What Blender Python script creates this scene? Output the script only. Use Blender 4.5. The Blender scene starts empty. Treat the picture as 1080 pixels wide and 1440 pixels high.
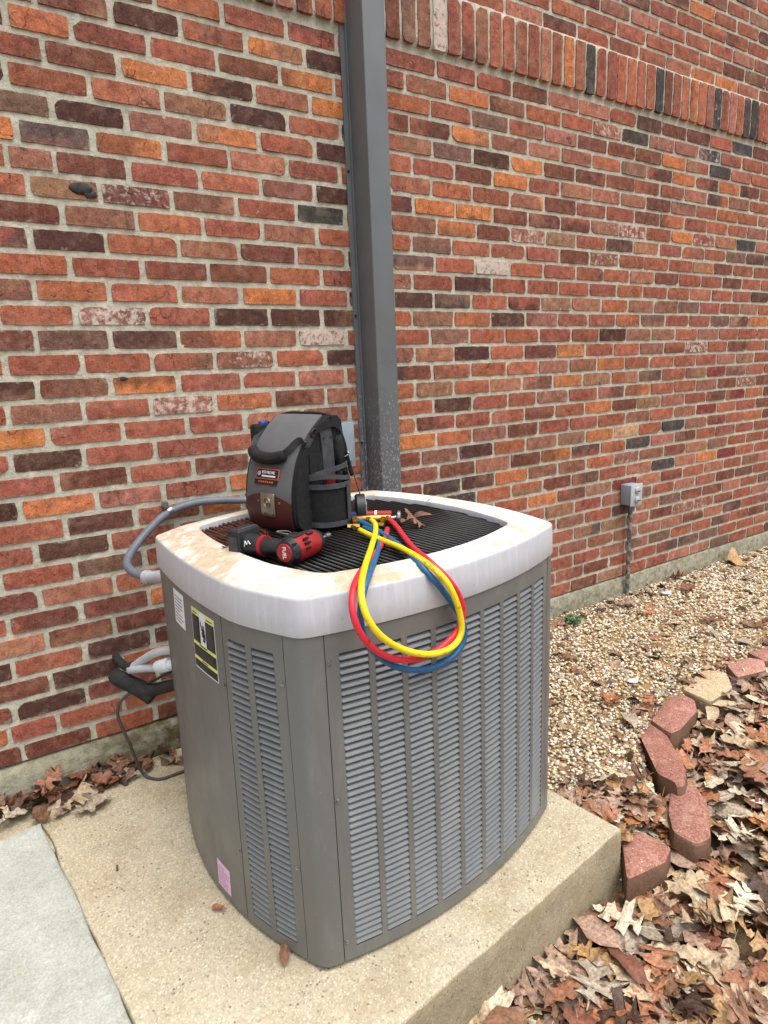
import bpy, math, random
import numpy as np
from mathutils import Vector, Matrix, noise as mnoise
random.seed(7); rng = np.random.default_rng(7)
scene = bpy.context.scene
COL = scene.collection

# ------------------------------------------------------------ camera
F_PX, PITCH, YAW, ROLL = 897.84, 0.21676, 0.56, -0.04237
CAM = np.array([0.0, -2.08878, 1.11951])
fw = np.array([math.sin(YAW)*math.cos(PITCH), math.cos(YAW)*math.cos(PITCH), -math.sin(PITCH)])
rt = np.array([math.cos(YAW), -math.sin(YAW), 0.0]); up = np.cross(rt, fw)
r2 = rt*math.cos(ROLL)+up*math.sin(ROLL); u2 = -rt*math.sin(ROLL)+up*math.cos(ROLL)
cam_data = bpy.data.cameras.new('camera'); cam = bpy.data.objects.new('camera', cam_data); COL.objects.link(cam)
cam_data.sensor_fit = 'VERTICAL'; cam_data.sensor_height = 24.0; cam_data.lens = F_PX/1440*24.0
cam_data.clip_start = 0.02; cam_data.clip_end = 500
m = Matrix.Identity(4)
for i in range(3):
    m[i][0] = r2[i]; m[i][1] = u2[i]; m[i][2] = -fw[i]; m[i][3] = CAM[i]
cam.matrix_world = m
scene.camera = cam
def depth_px(P):
    d = np.asarray(P, float)-CAM; w = d@fw
    return np.stack([540+F_PX*(d@r2)/w, 720-F_PX*(d@u2)/w, w], -1)

# ------------------------------------------------------------ world, sun, exposure
world = bpy.data.worlds.new('World'); scene.world = world; world.use_nodes = True
wn = world.node_tree.nodes; wl = world.node_tree.links; wn.clear()
SUN_EL, SUN_AZ = math.radians(70), math.radians(165)   # azimuth of the sun measured clockwise from +Y
sky = wn.new('ShaderNodeTexSky'); sky.sky_type = 'NISHITA'; sky.sun_disc = False
sky.sun_elevation = SUN_EL; sky.sun_rotation = SUN_AZ; sky.air_density = 1.0; sky.dust_density = 6.0; sky.ozone_density = 1.0
hs = wn.new('ShaderNodeHueSaturation'); hs.inputs['Saturation'].default_value = 0.30
bg = wn.new('ShaderNodeBackground'); bg.inputs['Strength'].default_value = 0.15
wo = wn.new('ShaderNodeOutputWorld')
wl.new(sky.outputs[0], hs.inputs['Color']); wl.new(hs.outputs[0], bg.inputs[0]); wl.new(bg.outputs[0], wo.inputs[0])
sd = bpy.data.lights.new('sun', 'SUN'); sd.energy = 0.8; sd.angle = math.radians(60); sd.color = (1.0, 0.965, 0.92)
sun = bpy.data.objects.new('sun', sd); COL.objects.link(sun)
sdir = Vector((math.sin(SUN_AZ)*math.cos(SUN_EL), math.cos(SUN_AZ)*math.cos(SUN_EL), math.sin(SUN_EL)))
sun.rotation_euler = sdir.to_track_quat('Z', 'Y').to_euler(); sun.location = sdir*20
scene.view_settings.view_transform = 'Standard'; scene.view_settings.look = 'None'
scene.view_settings.gamma = 1.0; scene.view_settings.use_curve_mapping = False
scene.view_settings.exposure = 0.80

# ------------------------------------------------------------ helpers
def lin(v):
    v = v/255.0
    return v/12.92 if v <= 0.04045 else ((v+0.055)/1.055)**2.4
def C(r, g, b): return (lin(r), lin(g), lin(b), 1.0)

class MB:
    """collects vertices and faces for ONE mesh object"""
    def __init__(s): s.v = []; s.f = []; s.n = 0; s.c = []; s.m = []
    def add(s, verts, faces, col=None, mi=0):
        o = s.n; verts = np.asarray(verts, float).reshape(-1, 3)
        s.v.append(verts); s.n += len(verts)
        s.f.extend([tuple(i+o for i in f) for f in faces]); s.m.extend([mi]*len(faces))
        if col is not None: s.c.append(np.tile(np.array(col, float), (len(verts), 1)))
        else: s.c.append(np.ones((len(verts), 4))*0.5)
        return s
    def box(s, lo, hi, mat=None, **k):
        x0, y0, z0 = lo; x1, y1, z1 = hi
        v = np.array([(x0,y0,z0),(x1,y0,z0),(x1,y1,z0),(x0,y1,z0),(x0,y0,z1),(x1,y0,z1),(x1,y1,z1),(x0,y1,z1)], float)
        if mat is not None: v = v@np.array(mat)[:3,:3].T+np.array(mat)[:3,3]
        return s.add(v, [(0,3,2,1),(4,5,6,7),(0,1,5,4),(1,2,6,5),(2,3,7,6),(3,0,4,7)], **k)
    def tube(s, pts, r, n=12, caps=True, flat=1.0, **k):
        P = np.asarray(pts, float); m_ = len(P); R = np.full(m_, r) if np.isscalar(r) else np.asarray(r, float)
        T = np.gradient(P, axis=0); T /= np.linalg.norm(T, axis=1)[:, None]+1e-12
        a = np.array([0,0,1.0]) if abs(T[0][2]) < .9 else np.array([1.0,0,0])
        N = np.cross(T[0], a); N /= np.linalg.norm(N); V = []
        th = np.linspace(0, 2*np.pi, n, endpoint=False)
        for i in range(m_):
            N = N-T[i]*(N@T[i]); N /= np.linalg.norm(N); B = np.cross(T[i], N)
            V.append(P[i]+R[i]*(np.cos(th)[:,None]*N*flat+np.sin(th)[:,None]*B))
        V = np.concatenate(V); F = []
        for i in range(m_-1):
            for j in range(n):
                F.append((i*n+j, i*n+(j+1)%n, (i+1)*n+(j+1)%n, (i+1)*n+j))
        if caps: F.append(tuple(range(n))[::-1]); F.append(tuple((m_-1)*n+j for j in range(n)))
        return s.add(V, F, **k)
    def build(s, name, mat, parent=None, smooth=False, loc=None, rot=None):
        me = bpy.data.meshes.new(name)
        V = np.concatenate(s.v) if s.v else np.zeros((0,3))
        me.from_pydata(V.tolist(), [], s.f)
        at = me.color_attributes.new('Col', 'FLOAT_COLOR', 'POINT')
        at.data.foreach_set('color', np.concatenate(s.c).astype(np.float32).ravel())
        if isinstance(mat, (list, tuple)):
            for q in mat: me.materials.append(q)
            me.polygons.foreach_set('material_index', np.array(s.m, np.int32))
        elif mat: me.materials.append(mat)
        if smooth:
            me.shade_smooth()
            if smooth != 'all': 
                try: me.set_sharp_from_angle(angle=math.radians(38))
                except Exception: pass
        me.update()
        return link(name, me, parent, loc, rot)
def link(name, me, parent=None, loc=None, rot=None):
    o = bpy.data.objects.new(name, me); COL.objects.link(o)
    if parent is not None: o.parent = parent
    if loc is not None: o.location = loc
    if rot is not None: o.rotation_euler = rot
    return o
def empty(name, loc=(0,0,0), rz=0.0, parent=None):
    o = bpy.data.objects.new(name, None); COL.objects.link(o); o.location = loc; o.rotation_euler = (0,0,rz)
    o.empty_display_size = 0.05
    if parent: o.parent = parent
    return o
def tag(o, label=None, cat=None, group=None, kind=None):
    if label: o['label'] = label
    if cat: o['category'] = cat
    if group: o['group'] = group
    if kind: o['kind'] = kind
    return o
def bevel(o, w, seg=2, ang=35):
    b = o.modifiers.new('bevel', 'BEVEL'); b.width = w; b.segments = seg; b.limit_method = 'ANGLE'; b.angle_limit = math.radians(ang)
    o.data.shade_smooth(); return o
def spline(P, n=8):
    """Catmull-Rom through the points"""
    P = np.asarray(P, float); Q = np.vstack([2*P[0]-P[1], P, 2*P[-1]-P[-2]]); out = []
    for i in range(1, len(Q)-2):
        for t in np.linspace(0, 1, n, endpoint=False):
            a, b, c, d = Q[i-1], Q[i], Q[i+1], Q[i+2]
            out.append(.5*((2*b)+(-a+c)*t+(2*a-5*b+4*c-d)*t*t+(-a+3*b-3*c+d)*t**3))
    out.append(P[-1]); return np.array(out)
def smooth_path(P, it=2):
    P = np.asarray(P, float).copy()
    for _ in range(it): P[1:-1] = .25*P[:-2]+.5*P[1:-1]+.25*P[2:]
    return P

# ------------------------------------------------------------ material helpers
class NM:
    def __init__(s, name):
        s.m = bpy.data.materials.new(name); s.m.use_nodes = True; s.t = s.m.node_tree; s.n = s.t.nodes; s.l = s.t.links
        s.n.clear(); s.out = s.n.new('ShaderNodeOutputMaterial'); s.b = s.n.new('ShaderNodeBsdfPrincipled')
        s.l.new(s.b.outputs[0], s.out.inputs[0]); s._p = None
    def node(s, t, **k):
        q = s.n.new(t)
        for a, b in k.items(): setattr(q, a, b)
        return q
    def set(s, q, key, v):
        if hasattr(v, 'is_linked') or hasattr(v, 'links'): s.l.new(v, q.inputs[key])
        else: q.inputs[key].default_value = v
    def pos(s, scale=(1,1,1), obj=False):
        if obj: o = s.node('ShaderNodeTexCoord').outputs['Object']
        else: o = s.node('ShaderNodeNewGeometry').outputs['Position']
        mp = s.node('ShaderNodeMapping'); s.l.new(o, mp.inputs[0]); mp.inputs['Scale'].default_value = scale
        return mp.outputs[0]
    def noise(s, scale, detail=4, rough=.55, vec=None, dist=0.0, out='Fac'):
        q = s.node('ShaderNodeTexNoise'); q.inputs['Scale'].default_value = scale; q.inputs['Detail'].default_value = detail
        q.inputs['Roughness'].default_value = rough; q.inputs['Distortion'].default_value = dist
        s.l.new(vec if vec is not None else s.pos(), q.inputs['Vector']); return q.outputs[out]
    def voro(s, scale, feature='F1', vec=None, out='Distance', rand=1.0):
        q = s.node('ShaderNodeTexVoronoi'); q.feature = feature; q.inputs['Scale'].default_value = scale
        q.inputs['Randomness'].default_value = rand
        s.l.new(vec if vec is not None else s.pos(), q.inputs['Vector']); return q.outputs[out]
    def ramp(s, fac, a, b, ca=(0,0,0,1), cb=(1,1,1,1), mid=None, interp='LINEAR'):
        q = s.node('ShaderNodeValToRGB'); q.color_ramp.interpolation = interp
        e = q.color_ramp.elements; e[0].position = a; e[0].color = ca; e[1].position = b; e[1].color = cb
        if mid:
            for p_, c_ in mid: x = e.new(p_); x.color = c_
        s.l.new(fac, q.inputs[0]); return q.outputs[0]
    def math(s, op, a, b=0.0, clamp=False):
        q = s.node('ShaderNodeMath'); q.operation = op; q.use_clamp = clamp; s.set(q, 0, a); s.set(q, 1, b); return q.outputs[0]
    def mix(s, fac, a, b, blend='MIX'):
        q = s.node('ShaderNodeMix'); q.data_type = 'RGBA'; q.blend_type = blend
        s.set(q, 0, fac); s.set(q, 6, a); s.set(q, 7, b); return q.outputs[2]
    def attr(s, name, out='Color'):
        q = s.node('ShaderNodeAttribute'); q.attribute_name = name; return q.outputs[out]
    def base(s, c, rough=.8, spec=.5, metal=0.0):
        s.set(s.b, 'Base Color', c); s.set(s.b, 'Roughness', rough); s.set(s.b, 'Specular IOR Level', spec); s.set(s.b, 'Metallic', metal); return s
    def bump(s, h, dist=.002, strength=1.0):
        q = s.node('ShaderNodeBump'); q.inputs['Distance'].default_value = dist; q.inputs['Strength'].default_value = strength
        s.l.new(h, q.inputs['Height'])
        if s._p is not None: s.l.new(s._p, q.inputs['Normal'])
        s.l.new(q.outputs[0], s.b.inputs['Normal']); s._p = q.outputs[0]; return s
    def done(s): return s.m

def mottled(name, c1, c2, rough=.7, nscale=30, spec=.4, bumpd=.0006, bscale=150, metal=0, lo=.35, hi=.65):
    q = NM(name); f = q.ramp(q.noise(nscale, 5), lo, hi)
    q.base(q.mix(f, c1, c2), rough, spec, metal)
    if bumpd: q.bump(q.noise(bscale, 4), bumpd)
    return q.done()
def from_attr(name, rough=.7, spec=.4, var=.3, nscale=60, bumpd=.001, bscale=160):
    q = NM(name); c = q.attr('Col')
    f = q.ramp(q.noise(nscale, 5), .3, .7, (1-var,)*3+(1,), (1+var*.6,)*3+(1,))
    q.base(q.mix(1.0, c, f, 'MULTIPLY'), rough, spec)
    if bumpd: q.bump(q.noise(bscale, 4), bumpd)
    return q.done()

# brick: colour from the brick, fine grain, drag marks, lime deposits, mortar film at the edges
def mat_brick():
    q = NM('fired_clay_brick'); c = q.attr('Col'); par = q.node('ShaderNodeSeparateColor'); q.l.new(q.attr('Par'), par.inputs[0])
    seed, white, edge = par.outputs[0], par.outputs[1], par.outputs[2]
    sv = q.node('ShaderNodeVectorMath'); sv.operation = 'ADD'; q.l.new(q.pos(), sv.inputs[0])
    cx = q.node('ShaderNodeCombineXYZ'); q.l.new(q.math('MULTIPLY', seed, 37.0), cx.inputs[1]); q.l.new(cx.outputs[0], sv.inputs[1])
    P = sv.outputs[0]
    mp = q.node('ShaderNodeMapping'); q.l.new(P, mp.inputs[0]); mp.inputs['Scale'].default_value = (1, 1, .12)
    streak = q.noise(95, 3, .6, mp.outputs[0]); fine = q.noise(260, 4, .7, P); med = q.noise(38, 4, .6, P); big = q.noise(11, 2, .5, P)
    k = q.ramp(med, .3, .72, (.62,.58,.58,1), (1.26,1.24,1.24,1)); c = q.mix(1.0, c, k, 'MULTIPLY')
    k = q.ramp(streak, .3, .7, (.86,.85,.85,1), (1.10,1.12,1.13,1)); c = q.mix(.8, c, k, 'MULTIPLY')
    k = q.ramp(fine, .36, .64, (.60,.60,.60,1), (1.28,1.28,1.28,1)); c = q.mix(.85, c, k, 'MULTIPLY')
    vf = q.noise(620, 2, .6, P); c = q.mix(.6, c, q.ramp(vf, .35, .65, (.7,.7,.7,1), (1.25,1.25,1.25,1)), 'MULTIPLY')
    # dark pits and burnt patches
    pit = q.ramp(q.noise(120, 3, .6, P), .63, .70); c = q.mix(q.math('MULTIPLY', pit, .55), c, C(46,30,28))
    burn = q.ramp(q.noise(17, 3, .7, P), .62, .78); c = q.mix(q.math('MULTIPLY', burn, .45), c, C(70,44,40))
    mp2 = q.node('ShaderNodeMapping'); q.l.new(P, mp2.inputs[0]); mp2.inputs['Scale'].default_value = (1, 1, .45)
    wrp = q.node('ShaderNodeVectorMath'); wrp.operation = 'ADD'; q.l.new(mp2.outputs[0], wrp.inputs[0]); wv = q.node('ShaderNodeVectorMath'); wv.operation = 'SCALE'; q.l.new(q.noise(40, 3, .6, P, out='Color'), wv.inputs[0]); wv.inputs['Scale'].default_value = .02; q.l.new(wv.outputs[0], wrp.inputs[1])
    cr = q.ramp(q.voro(17, 'DISTANCE_TO_EDGE', wrp.outputs[0]), .008, .022, (1,1,1,1), (0,0,0,1)); cr = q.math('MULTIPLY', cr, q.ramp(q.noise(8, 2, .5, P), .55, .62)); c = q.mix(q.math('MULTIPLY', cr, .7), c, C(52,32,28))
    # dusty film
    film = q.ramp(q.noise(26, 5, .7, P), .5, .8); c = q.mix(q.math('MULTIPLY', film, .30), c, C(186,158,142))
    # white deposits
    wn_ = q.noise(48, 6, .72, P); th = q.math('SUBTRACT', .84, q.math('MULTIPLY', white, .33)); d = q.math('MULTIPLY', q.math('SUBTRACT', wn_, th), 8.0, True)
    c = q.mix(q.math('MULTIPLY', d, .75), c, C(204,194,182))
    # mortar film on the edge
    e = q.math('MULTIPLY', edge, q.ramp(q.noise(45, 6, .75, P), .40, .66)); e2 = q.math('MULTIPLY', q.math('SUBTRACT', e, .45), 1.6, True)
    c = q.mix(q.math('MULTIPLY', e2, .75), c, C(168,160,144))
    q.base(c, q.ramp(med, .2, .8, (.78,)*3+(1,), (.95,)*3+(1,)), .25)
    q.bump(q.noise(55, 5, .65, P), .004, .8); q.bump(fine, .0012, .9)
    q.bump(q.math('SUBTRACT', 1.0, pit), .0025, .8)
    return q.done()
def mat_mortar():
    q = NM('mortar'); big = q.noise(2.2, 4); med = q.noise(30, 5, .7); fine = q.noise(330, 3, .7)
    c = q.mix(q.ramp(big, .35, .65), C(190,188,172), C(206,202,184)); c = q.mix(q.ramp(med, .4, .72), c, C(164,162,146))
    c = q.mix(.6, c, q.ramp(fine, .3, .7, (.72,)*3+(1,), (1.15,)*3+(1,)), 'MULTIPLY')
    c = q.mix(.5, c, q.ramp(q.noise(130, 4, .75), .35, .65, (.70,.70,.68,1), (1.14,1.14,1.14,1)), 'MULTIPLY')
    q.base(c, .95, .15); q.bump(med, .008, .9); q.bump(fine, .0022, .9)
    return q.done()
def mat_footing():
    q = NM('weathered_footing_concrete'); big = q.noise(5, 5, .6); med = q.noise(32, 5, .7); fine = q.noise(240, 4, .7)
    c = q.mix(q.ramp(big, .35, .65), C(140,138,118), C(164,160,142)); c = q.mix(q.ramp(med, .45, .7), c, C(110,104,84))
    # moss and damp where the unit drips, stain keeps its own place
    sep = q.node('ShaderNodeSeparateXYZ'); q.l.new(q.pos(), sep.inputs[0])
    dx = q.math('ABSOLUTE', q.math('SUBTRACT', sep.outputs[0], .45)); w = q.math('SUBTRACT', 1.15, q.math('MULTIPLY', dx, 2.0), True)
    mo = q.math('MULTIPLY', w, q.ramp(q.noise(22, 5, .7), .36, .56)); c = q.mix(mo, c, C(94,86,58))
    c = q.mix(.7, c, q.ramp(fine, .3, .7, (.7,)*3+(1,), (1.15,)*3+(1,)), 'MULTIPLY')
    q.base(c, .95, .15); q.bump(q.noise(14, 5, .6), .02, .7); q.bump(fine, .0015)
    return q.done()
def mat_pad():
    q = NM('exposed_aggregate_pad'); big = q.noise(3.2, 4, .6); med = q.noise(17, 4, .65)
    c = q.mix(q.ramp(big, .32, .68), C(200,192,171), C(178,169,146)); c = q.mix(q.ramp(med, .45, .75), c, C(176,170,152)); c = q.mix(q.math('MULTIPLY', q.ramp(q.noise(1.6, 5, .6, dist=.5), .48, .64), .5), c, C(160,144,116))
    v = q.voro(260, out='Color'); vb = q.node('ShaderNodeRGBToBW'); q.l.new(v, vb.inputs[0])
    grain = q.ramp(vb.outputs[0], .12, .9, C(92,74,54), C(236,228,204), mid=[(.25, C(156,140,110)), (.70, C(184,172,142))])
    c = q.mix(.40, c, grain)
    dots = q.voro(75, out='Distance'); dn = q.ramp(dots, .13, .2, (1,1,1,1), (0,0,0,1))
    pick = q.ramp(q.noise(21, 3), .52, .6); dsp = q.math('MULTIPLY', dn, pick)
    c = q.mix(q.math('MULTIPLY', dsp, .6), c, C(100,74,50))
    gr = q.math('MULTIPLY', q.ramp(q.voro(24, out='Distance'), .05, .085, (1,1,1,1), (0,0,0,1)), q.ramp(q.noise(9, 2), .5, .56))
    c = q.mix(gr, c, C(105,96,88))
    # cast faces: soil tone and pits, plus shade painted into the colour
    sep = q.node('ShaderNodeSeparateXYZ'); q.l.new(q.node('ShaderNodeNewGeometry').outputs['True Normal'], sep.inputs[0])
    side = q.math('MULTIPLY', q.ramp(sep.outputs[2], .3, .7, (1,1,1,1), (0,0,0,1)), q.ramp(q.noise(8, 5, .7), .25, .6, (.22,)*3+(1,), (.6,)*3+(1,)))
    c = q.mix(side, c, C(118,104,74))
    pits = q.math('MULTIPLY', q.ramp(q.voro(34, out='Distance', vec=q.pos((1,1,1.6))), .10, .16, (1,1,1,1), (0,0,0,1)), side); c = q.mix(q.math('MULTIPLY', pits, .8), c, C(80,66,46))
    c = q.mix(q.math('MULTIPLY', q.ramp(q.noise(6, 5, .65), .5, .68), .35), c, C(140,118,84))
    q.base(c, .92, .2); q.bump(vb.outputs[0], .0022, .9); q.bump(q.math('SUBTRACT', 1.0, dsp), .004, .9); q.bump(med, .006, .5)
    return q.done()
def mat_slab():
    q = NM('trowelled_green_grey_concrete'); big = q.noise(2.6, 5, .65); med = q.noise(11, 6, .7, dist=.6); fine = q.noise(190, 4, .7)
    c = q.mix(q.ramp(big, .35, .65), C(166,169,158), C(182,184,176)); c = q.mix(q.math('MULTIPLY', q.ramp(med, .40, .70), .6), c, C(198,200,195))
    c = q.mix(q.math('MULTIPLY', q.ramp(q.noise(5, 5, .7, dist=.4), .5, .72), .45), c, C(152,150,128))
    c = q.mix(.8, c, q.ramp(fine, .34, .66, (.70,)*3+(1,), (1.16,)*3+(1,)), 'MULTIPLY'); c = q.mix(.5, c, q.ramp(q.noise(55, 5, .75), .35, .65, (.78,)*3+(1,), (1.12,)*3+(1,)), 'MULTIPLY')
    q.base(c, .9, .2); q.bump(med, .009, .6); q.bump(fine, .0012, .8)
    return q.done()
def mat_ground():
    q = NM('soil_and_fine_gravel'); c = q.attr('Col'); f = q.noise(120, 5, .75)
    c = q.mix(1.0, c, q.ramp(f, .3, .7, (.55,.52,.5,1), (1.45,1.4,1.35,1)), 'MULTIPLY')
    c = q.mix(q.ramp(q.noise(14, 4), .5, .7), c, C(96,74,52))
    q.base(c, .95, .15); q.bump(f, .006, 1.0); return q.done()
def mat_paving_stone():
    q = NM('red_split_face_concrete'); c = q.attr('Col'); v = q.voro(230, out='Color'); vb = q.node('ShaderNodeRGBToBW'); q.l.new(v, vb.inputs[0])
    c = q.mix(1.0, c, q.ramp(vb.outputs[0], .2, .85, (.66,.64,.64,1), (1.22,1.24,1.22,1)), 'MULTIPLY')
    c = q.mix(q.math('MULTIPLY', q.ramp(q.noise(16, 5, .7), .5, .72), .45), c, C(196,160,144))
    sp = q.ramp(q.noise(110, 3, .7), .62, .7); c = q.mix(q.math('MULTIPLY', sp, .6), c, C(230,214,190))
    # the vertical faces are mixed to olive brown
    sep = q.node('ShaderNodeSeparateXYZ'); q.l.new(q.node('ShaderNodeNewGeometry').outputs['True Normal'], sep.inputs[0])
    side = q.ramp(sep.outputs[2], .35, .6, (1,1,1,1), (0,0,0,1)); c = q.mix(q.math('MULTIPLY', side, .72), c, C(92,78,58))
    q.base(c, .93, .2); q.bump(vb.outputs[0], .003, .9); q.bump(q.noise(28, 4), .008, .5); return q.done()
def mat_cap():
    q = NM('weathered_white_enamel_top'); n1 = q.noise(5.5, 6, .62, dist=.5); n2 = q.noise(26, 5, .7, dist=.3)
    sep = q.node('ShaderNodeSeparateXYZ'); q.l.new(q.node('ShaderNodeNewGeometry').outputs['Normal'], sep.inputs[0])
    upf = q.ramp(sep.outputs[2], .60, .85)
    c = C(184,186,193)  # skirt base, darker than the top: its shade painted into the colour
    sx = q.node('ShaderNodeSeparateXYZ'); q.l.new(q.pos(), sx.inputs[0]); side_ = q.math('MULTIPLY', q.math('SUBTRACT', sx.outputs[0], .55), .20, True)
    wear = q.mix(q.ramp(q.math('SUBTRACT', n1, side_), .34, .52), C(218,217,215), C(182,165,138)); wear = q.mix(q.math('MULTIPLY', q.ramp(n2, .54, .64), .8), wear, C(214,213,209))
    wear = q.mix(q.math('MULTIPLY', q.ramp(q.noise(60, 5, .7, dist=.8), .5, .66), .5), wear, C(164,144,116))
    # white and tan wear on the level top only
    c = q.mix(upf, c, wear)
    c = q.mix(q.math('MULTIPLY', q.ramp(q.noise(130, 3), .66, .72), .5), c, C(150,140,128))
    mp = q.pos((1,1,.12)); c = q.mix(q.math('MULTIPLY', q.ramp(q.noise(60, 4, .6, mp), .5, .75), .28), c, C(232,232,238))
    q.base(c, q.mix(upf, (.42,)*3+(1,), (.8,)*3+(1,)), .4); q.bump(n2, .0006, .5); return q.done()
def mat_paint(name, c1, c2, rough=.42):
    q = NM(name); n = q.noise(3.5, 5, .6); mp = q.pos((1,1,.25))
    c = q.mix(q.ramp(n, .3, .7), c1, c2); c = q.mix(q.math('MULTIPLY', q.ramp(q.noise(14, 5, .7, mp), .5, .8), .18), c, C(190,184,172))
    c = q.mix(q.math('MULTIPLY', q.ramp(q.noise(210, 3), .68, .72), .5), c, C(150,146,138))
    q.base(c, q.ramp(q.noise(9, 4), .3, .7, (rough-.06,)*3+(1,), (rough+.12,)*3+(1,)), .5); q.bump(q.noise(7, 2), .0015, .35); q.bump(q.noise(500, 2), .0002, .5)
    return q.done()
def mat_spout():
    q = NM('charcoal_painted_sheet_metal'); sep = q.node('ShaderNodeSeparateXYZ'); q.l.new(q.pos(), sep.inputs[0])
    low = q.math('MULTIPLY', q.math('SUBTRACT', 1.45, sep.outputs[2]), 1.5, True)
    mp = q.pos((1,1,.6)); d = q.noise(130, 4, .75, mp); th = q.math('SUBTRACT', .73, q.math('MULTIPLY', low, .19)); spk = q.math('MULTIPLY', q.math('SUBTRACT', d, th), 22.0, True)
    c = q.mix(q.ramp(q.noise(6, 4), .3, .7), C(92,96,99), C(102,106,109)); c = q.mix(q.math('MULTIPLY', spk, .8), c, C(168,168,174))
    q.base(c, .5, .5); q.bump(q.noise(5, 2), .003, .3); return q.done()

M = dict(
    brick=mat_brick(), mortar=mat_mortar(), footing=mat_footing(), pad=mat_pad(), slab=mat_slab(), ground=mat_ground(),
    stone=mat_paving_stone(), cap=mat_cap(), spout=mat_spout(),
    taupe=mat_paint('taupe_enamel', C(100,101,99), C(107,107,105)),
    taupe_slat_skylit=mat_paint('taupe_enamel_slat_skylit', C(108,111,113), C(114,117,119)),  # same enamel, lighter and bluer: sky reflection painted into the colour
    dark=mottled('dark_interior', C(16,16,17), C(26,25,25), .7, 20),
    coil=mottled('condenser_fins', C(40,40,42), C(58,57,56), .5, 300),
    wire=mottled('black_coated_wire', C(20,20,21), C(36,34,33), .45, 60),
    rust=mottled('rusty_wire', C(92,52,34), C(50,30,24), .85, 90),
    blackplastic=mottled('black_plastic', C(30,32,35), C(40,42,45), .45, 60),
    blackcloth=mottled('black_nylon_cloth', C(20,20,22), C(32,32,34), .9, 90, bumpd=.0015, bscale=500),
    greycloth=mottled('grey_coated_fabric', C(88,89,91), C(98,99,101), .75, 12, bumpd=.0007, bscale=900),
    webbing=mottled('charcoal_webbing', C(58,60,63), C(72,74,77), .8, 60, bumpd=.001, bscale=700),
    maroon=mottled('maroon_leather', C(82,36,34), C(66,28,28), .45, 16, bumpd=.0006, bscale=260),
    nickel=mottled('brushed_nickel', C(176,170,158), C(150,144,132), .38, 40, metal=.85),
    steel=mottled('zinc_steel', C(168,170,172), C(136,138,140), .35, 40, metal=.9),
    brass=mottled('brass', C(196,160,84), C(158,120,58), .32, 50, metal=.9),
    red=mottled('red_plastic', C(160,34,38), C(136,28,32), .42, 30, bumpd=.0002),
    redhose=mottled('red_rubber_hose', C(206,42,58), C(150,34,44), .42, 75, bumpd=.0003, lo=.58, hi=.72),
    yellow=mottled('yellow_rubber_hose', C(230,204,30), C(176,150,30), .42, 75, bumpd=.0003, lo=.58, hi=.72),
    blue=mottled('blue_rubber_hose', C(36,92,136), C(34,66,96), .45, 75, bumpd=.0003, lo=.58, hi=.72),
    blueplastic=mottled('blue_plastic', C(30,66,160), C(24,54,140), .4, 30),
    conduit=mottled('grey_liquidtight_conduit', C(104,110,120), C(92,98,108), .5, 14, bumpd=.0002),
    pvc=mottled('pale_grey_pvc', C(176,180,186), C(160,164,170), .5, 20, bumpd=.0002),
    whitepvc=mottled('white_pvc', C(214,222,228), C(196,204,210), .45, 20),
    foam=mottled('black_pipe_foam', C(30,30,31), C(46,45,44), .9, 40, bumpd=.003, bscale=90),
    cable=mottled('brown_grey_cable', C(78,68,66), C(66,62,64), .6, 30),
    boxgrey=mottled('grey_box_paint', C(140,152,162), C(128,140,150), .5, 18),
    galv=mottled('galvanised_steel', C(150,150,150), C(96,94,96), .5, 35, metal=.4, lo=.45, hi=.55),
    leaf=from_attr('dry_oak_leaf', .55, .4, .5, 130, .004, 90),
    pebble=from_attr('river_gravel', .7, .35, .28, 220, .0008, 400),
    blob=mottled('dried_tar', C(34,32,32), C(60,56,54), .8, 90),
    green=mottled('green_leaf', C(38,84,46), C(60,108,62), .5, 60),
    paper=mottled('white_paper', C(206,212,218), C(222,226,230), .6, 30, bumpd=.0002),
    pink=mottled('pink_sticker', C(222,190,216), C(212,178,208), .6, 90, bumpd=0),
    ink=mottled('black_ink', C(30,32,34), C(40,42,44), .5, 60, bumpd=0),
    limelabel=mottled('lime_label_print', C(222,226,120), C(214,218,110), .5, 40, bumpd=0),
    greyink=mottled('grey_print', C(92,94,98), C(84,86,90), .5, 40, bumpd=0),
    orange=mottled('orange_print', C(226,104,52), C(216,96,48), .5, 40, bumpd=0),
    navy=mottled('navy_print', C(28,38,74), C(24,34,66), .5, 40, bumpd=0),
)

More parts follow.
